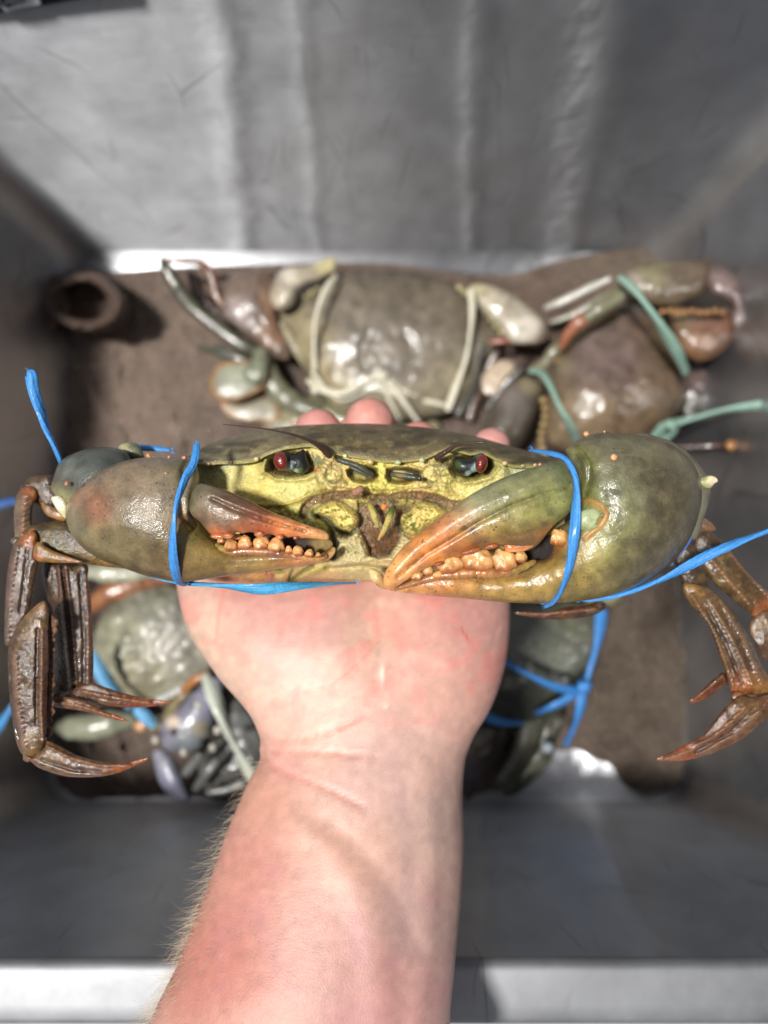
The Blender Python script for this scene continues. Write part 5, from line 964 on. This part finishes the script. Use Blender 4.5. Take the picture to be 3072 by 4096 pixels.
G('claw_finger', [(2845,1055),(2880,1060),(2950,1110),(2995,1180),(3002,1250),(2975,1310),(2940,1320),(2925,1270),(2930,1220),(2880,1190),(2840,1170),(2828,1110)], 48, .09, (98,76,72), [(2900,1110,40,(120,98,98)),(2960,1290,30,(128,108,110))], parent=c2_, nz=5)
G('claw', [(2690,1220),(2760,1240),(2850,1240),(2930,1240),(2960,1270),(2950,1340),(2900,1400),(2840,1440),(2770,1440),(2710,1380),(2680,1290)], 60, .082, (98,66,38), [(2800,1390,50,(130,84,36)),(2860,1270,50,(120,74,52)),(2730,1270,30,(120,98,60))], parent=c2_, nz=8)
for k in range(9): blob('tooth', 2650 + k * 30, 1246 - 4 * math.sin(k * 2.0), .102, 15, 13, 13, M_BG, c2_, col=(154,112,68), n=7, floor=True)
G('leg', [(2720,1500),(2790,1450),(2880,1400),(2940,1390),(2965,1430),(2950,1500),(2900,1590),(2830,1660),(2740,1690),(2720,1600)], 50, .05, (52,46,34), [(2940,1410,30,(160,110,80)),(2800,1500,40,(90,70,70))], parent=c2_, nz=10)
gt('leg', [(2245,1395,.09,10),(2270,1340,.095,20),(2320,1285,.1,26),(2350,1268,.1,22)], (178,96,56), c2_)
gt('leg', [(2330,1280,.1,20),(2400,1230,.105,28),(2470,1180,.105,28),(2520,1140,.1,30)], (128,124,86), c2_)
gt('leg', [(2180,1232,.07,12),(2260,1200,.075,16),(2350,1155,.08,16),(2440,1115,.085,12)], (190,186,168), c2_)
gt('leg', [(2200,1290,.07,10),(2280,1262,.075,12),(2380,1210,.08,14),(2440,1170,.08,10)], (158,150,128), c2_)
gt('leg', [(2125,1470,.07,12),(2170,1460,.075,20),(2220,1400,.08,22),(2260,1370,.08,18)], (138,130,92), c2_)
G('claw', [(1925,1720),(1960,1620),(2020,1550),(2080,1510),(2140,1515),(2175,1550),(2165,1620),(2130,1700),(2080,1780),(2000,1830),(1930,1800)], 85, .06, (70,62,48), [(2050,1600,40,(104,96,92)),(2120,1530,30,(130,120,80))], parent=c2_, nz=4)
gt('leg', [(1950,1640,.03,14),(2000,1560,.035,20),(2080,1480,.04,20),(2130,1440,.04,14)], (60,44,34), c2_)
gt('leg', [(2680,1790,.07,8),(2760,1786,.075,9),(2850,1782,.08,9),(2905,1780,.08,9)], (84,48,36), c2_)
blob('joint', 2925, 1780, .082, 24, 24, 18, M_BG, c2_, col=(150,104,60), n=8, floor=True)
TE = (136,168,152)
string('teal_string', 'pale teal string tying the brown crab at the right, end leaving the frame', [
    [(2478,1108,.12,12),(2530,1150,.125,18),(2600,1240,.128,20),(2660,1330,.122,22),(2710,1410,.112,20),(2745,1490,.095,18)],
    [(2120,1482,.085,14),(2165,1492,.095,18),(2200,1540,.105,18),(2240,1630,.11,18),(2280,1700,.105,18),(2310,1770,.09,14)],
    [(2640,1760,.07,14),(2690,1700,.085,20),(2780,1670,.095,17),(2900,1640,.10,16),(3090,1612,.105,16),(3250,1590,.11,16)], [(2610,1750,.08,10),(2660,1700,.09,16),(2700,1720,.09,16),(2650,1775,.08,12)]], TE, floor=True, knots=((2685,1698,.092,26),))
# lower left crab
c3_ = thing('mud_crab', 'pale grey wet crab half hidden left of the wrist, tied with light blue string', 'crab', tuple(PZ(600, 2600, .02)), 'crabs lying in the tub')
G('carapace', [(365,2620),(375,2540),(420,2450),(500,2380),(600,2345),(700,2340),(800,2380),(880,2480),(900,2580),(850,2680),(760,2760),(650,2800),(520,2795),(430,2740),(385,2680)], 140, .05, (136,138,118),
  [(680,2560,80,(160,160,150)),(450,2550,80,(128,132,104)),(560,2700,70,(140,136,104)),(600,2420,60,(112,116,98)),(780,2450,70,(96,100,86))], parent=c3_, s=15, nz=26)
for k in range(9): blob('spine', 640 + k * 24, 2800 - k * 13, .075, 15, 18, 14, M_BG, c3_, col=(196,196,190), n=7, floor=True, ang=-30)
gt('leg', [(320,2285,.06,20),(380,2288,.062,32),(460,2294,.062,36),(560,2290,.06,30),(620,2285,.055,20)], (176,176,146), c3_)
gt('leg', [(360,2440,.05,20),(420,2380,.055,40),(520,2340,.055,44),(620,2310,.052,36),(720,2300,.05,30)], (168,98,54), c3_)
gt('leg', [(690,2790,.07,8),(730,2760,.075,14),(780,2720,.08,16),(830,2690,.08,10)], (176,104,44), c3_)
gt('leg', [(600,2920,.05,12),(660,2880,.06,16),(710,2800,.07,16),(760,2760,.07,12)], (150,136,84), c3_)
gt('leg', [(235,2910,.035,24),(300,2910,.04,46),(390,2905,.042,50),(470,2885,.042,42),(540,2880,.04,26)], (148,150,122), c3_, .8)
blob('joint', 562, 2905, .05, 28, 24, 20, M_BG, c3_, col=(196,150,110), n=8, floor=True)
string('blue_string', 'light blue string round the pale crab at the lower left', [[(368,2600,.09,8),(385,2650,.085,22),(425,2720,.08,28),(470,2770,.075,24),(520,2830,.07,18)], [(545,2835,.072,16),(580,2865,.07,24),(620,2900,.066,18)], ], (110,172,214), floor=True)
# purple claw crab below it
c4_ = thing('mud_crab', 'slate blue clawed crab beside the left edge of the wrist in the tub', 'crab', tuple(PZ(820, 2950, .02)), 'crabs lying in the tub')
G('claw', [(645,2960),(640,2900),(690,2840),(760,2770),(830,2720),(880,2700),(890,2760),(860,2860),(840,2940),(790,3000),(720,3010),(660,3000)], 60, .06, (104,108,134), [(800,2780,50,(112,116,150)),(690,2890,16,(196,176,150),2),(760,2970,40,(98,112,122)),(800,2920,24,(140,132,90))], parent=c4_, nz=5)
G('claw_finger', [(612,3010),(650,2995),(690,3030),(720,3090),(745,3160),(760,3200),(715,3205),(665,3170),(630,3110)], 40, .055, (106,112,146), [(640,3040,24,(130,136,160))], parent=c4_, nz=3)
G('carapace', [(840,2700),(920,2720),(1010,2860),(1080,3000),(1060,3120),(980,3190),(860,3200),(790,3160),(780,3060),(850,2960),(890,2840)], 90, .035, (78,82,80), [(900,3080,60,(64,66,62)),(1000,2900,50,(96,104,106)),(850,3150,40,(90,88,84))], parent=c4_, nz=16, s=15)
for pts in ([(735,3100,.07,12),(760,3070,.075,16),(800,3020,.08,14)], [(780,3160,.06,14),(820,3100,.07,18),(870,3040,.07,16)], [(830,3170,.06,12),(900,3160,.06,14),(980,3130,.06,12)]): gt('leg', pts, (108,108,104), c4_)
for (x, y) in ((622,2960),(735,3010),(792,2820),(850,2990),(870,2920)): blob('spine', x, y, .085, 15, 18, 14, M_BG, c4_, col=(186,180,168), n=8, floor=True)
string('white_string', 'thick off white cord stretched over the slate blue crab beside the wrist', [[(818,2700,.09,14),(850,2770,.095,26),(890,2870,.095,28),(930,2960,.09,26),(970,3040,.085,26),(1010,3110,.08,24),(1040,3150,.07,20)]], (186,190,176), floor=True)
# lower right crab
c5_ = thing('mud_crab', 'dark green grey crab right of the wrist, netted with blue string', 'crab', tuple(PZ(2150, 2700, .02)), 'crabs lying in the tub')
G('carapace', [(1900,2440),(2050,2400),(2200,2395),(2360,2420),(2400,2500),(2400,2600),(2360,2700),(2300,2790),(2220,2860),(2100,2890),(1960,2890),(1880,2800),(1850,2600)], 130, .05, (66,72,58),
  [(2120,2520,90,(96,104,92)),(2250,2600,80,(84,92,76)),(2080,2760,90,(52,58,44)),(2300,2480,60,(92,96,70)),(2060,2460,60,(110,116,112))], parent=c5_, s=15, nz=14)
G('leg', [(1850,2900),(1950,2880),(2020,2900),(2000,3000),(1930,3100),(1900,3180),(1850,3180)], 36, .035, (66,58,44), [(1900,2980,30,(110,84,56)),(1880,3080,30,(84,78,96))], parent=c5_, nz=12)
G('leg', [(2090,2860),(2170,2850),(2160,2950),(2110,3040),(2050,3130),(1990,3165),(1980,3120),(2040,3020)], 34, .05, (70,72,52), [(2110,2930,30,(104,108,86))], parent=c5_, nz=6)
G('leg', [(2170,2860),(2260,2860),(2230,2960),(2200,3050),(2130,3130),(2060,3180),(2010,3170),(2080,3080),(2140,2980)], 36, .04, (62,64,46), [(2150,3060,24,(104,108,90))], parent=c5_, nz=8)
blob('joint', 2190, 2990, .055, 24, 24, 18, M_BG, c5_, col=(150,160,170), n=8, floor=True)
gt('leg', [(2330,2440,.05,16),(2420,2400,.05,30),(2470,2370,.05,24),(2500,2330,.045,14)], (136,128,84), c5_)
string('blue_string', 'knotted blue strings netting the dark crab right of the wrist', [
    [(1900,2560,.09,14),(2010,2640,.10,18),(2100,2690,.105,20),(2200,2740,.10,19),(2300,2765,.09,18),(2340,2760,.085,16)],
    [(2405,2440,.085,24),(2400,2510,.088,25),(2385,2590,.09,22),(2360,2670,.09,20),(2338,2740,.088,18)],
    [(2330,2740,.088,16),(2322,2830,.085,22),(2300,2900,.075,20),(2262,2975,.06,18)],
    [(2330,2750,.088,14),(2260,2800,.088,16),(2200,2830,.085,20),(2150,2850,.075,16)],
    [(1880,2840,.08,14),(1950,2870,.085,18),(2020,2890,.085,18),(2090,2890,.08,12)]], (60,128,196), floor=True, knots=((2335,2745,.092,32),))
string('blue_string', 'short blue string end lying against the dark left tub wall', [[(-30,2030,.10,16),(20,2012,.10,18),(90,2000,.10,14),(140,2005,.09,10)]], (50,90,150), floor=True)
string('blue_string', 'blue string poking in at the left edge below the sack', [[(-40,2960,.08,16),(0,2900,.085,20),(40,2840,.09,16),(60,2800,.09,10)]], (80,150,210), floor=True)
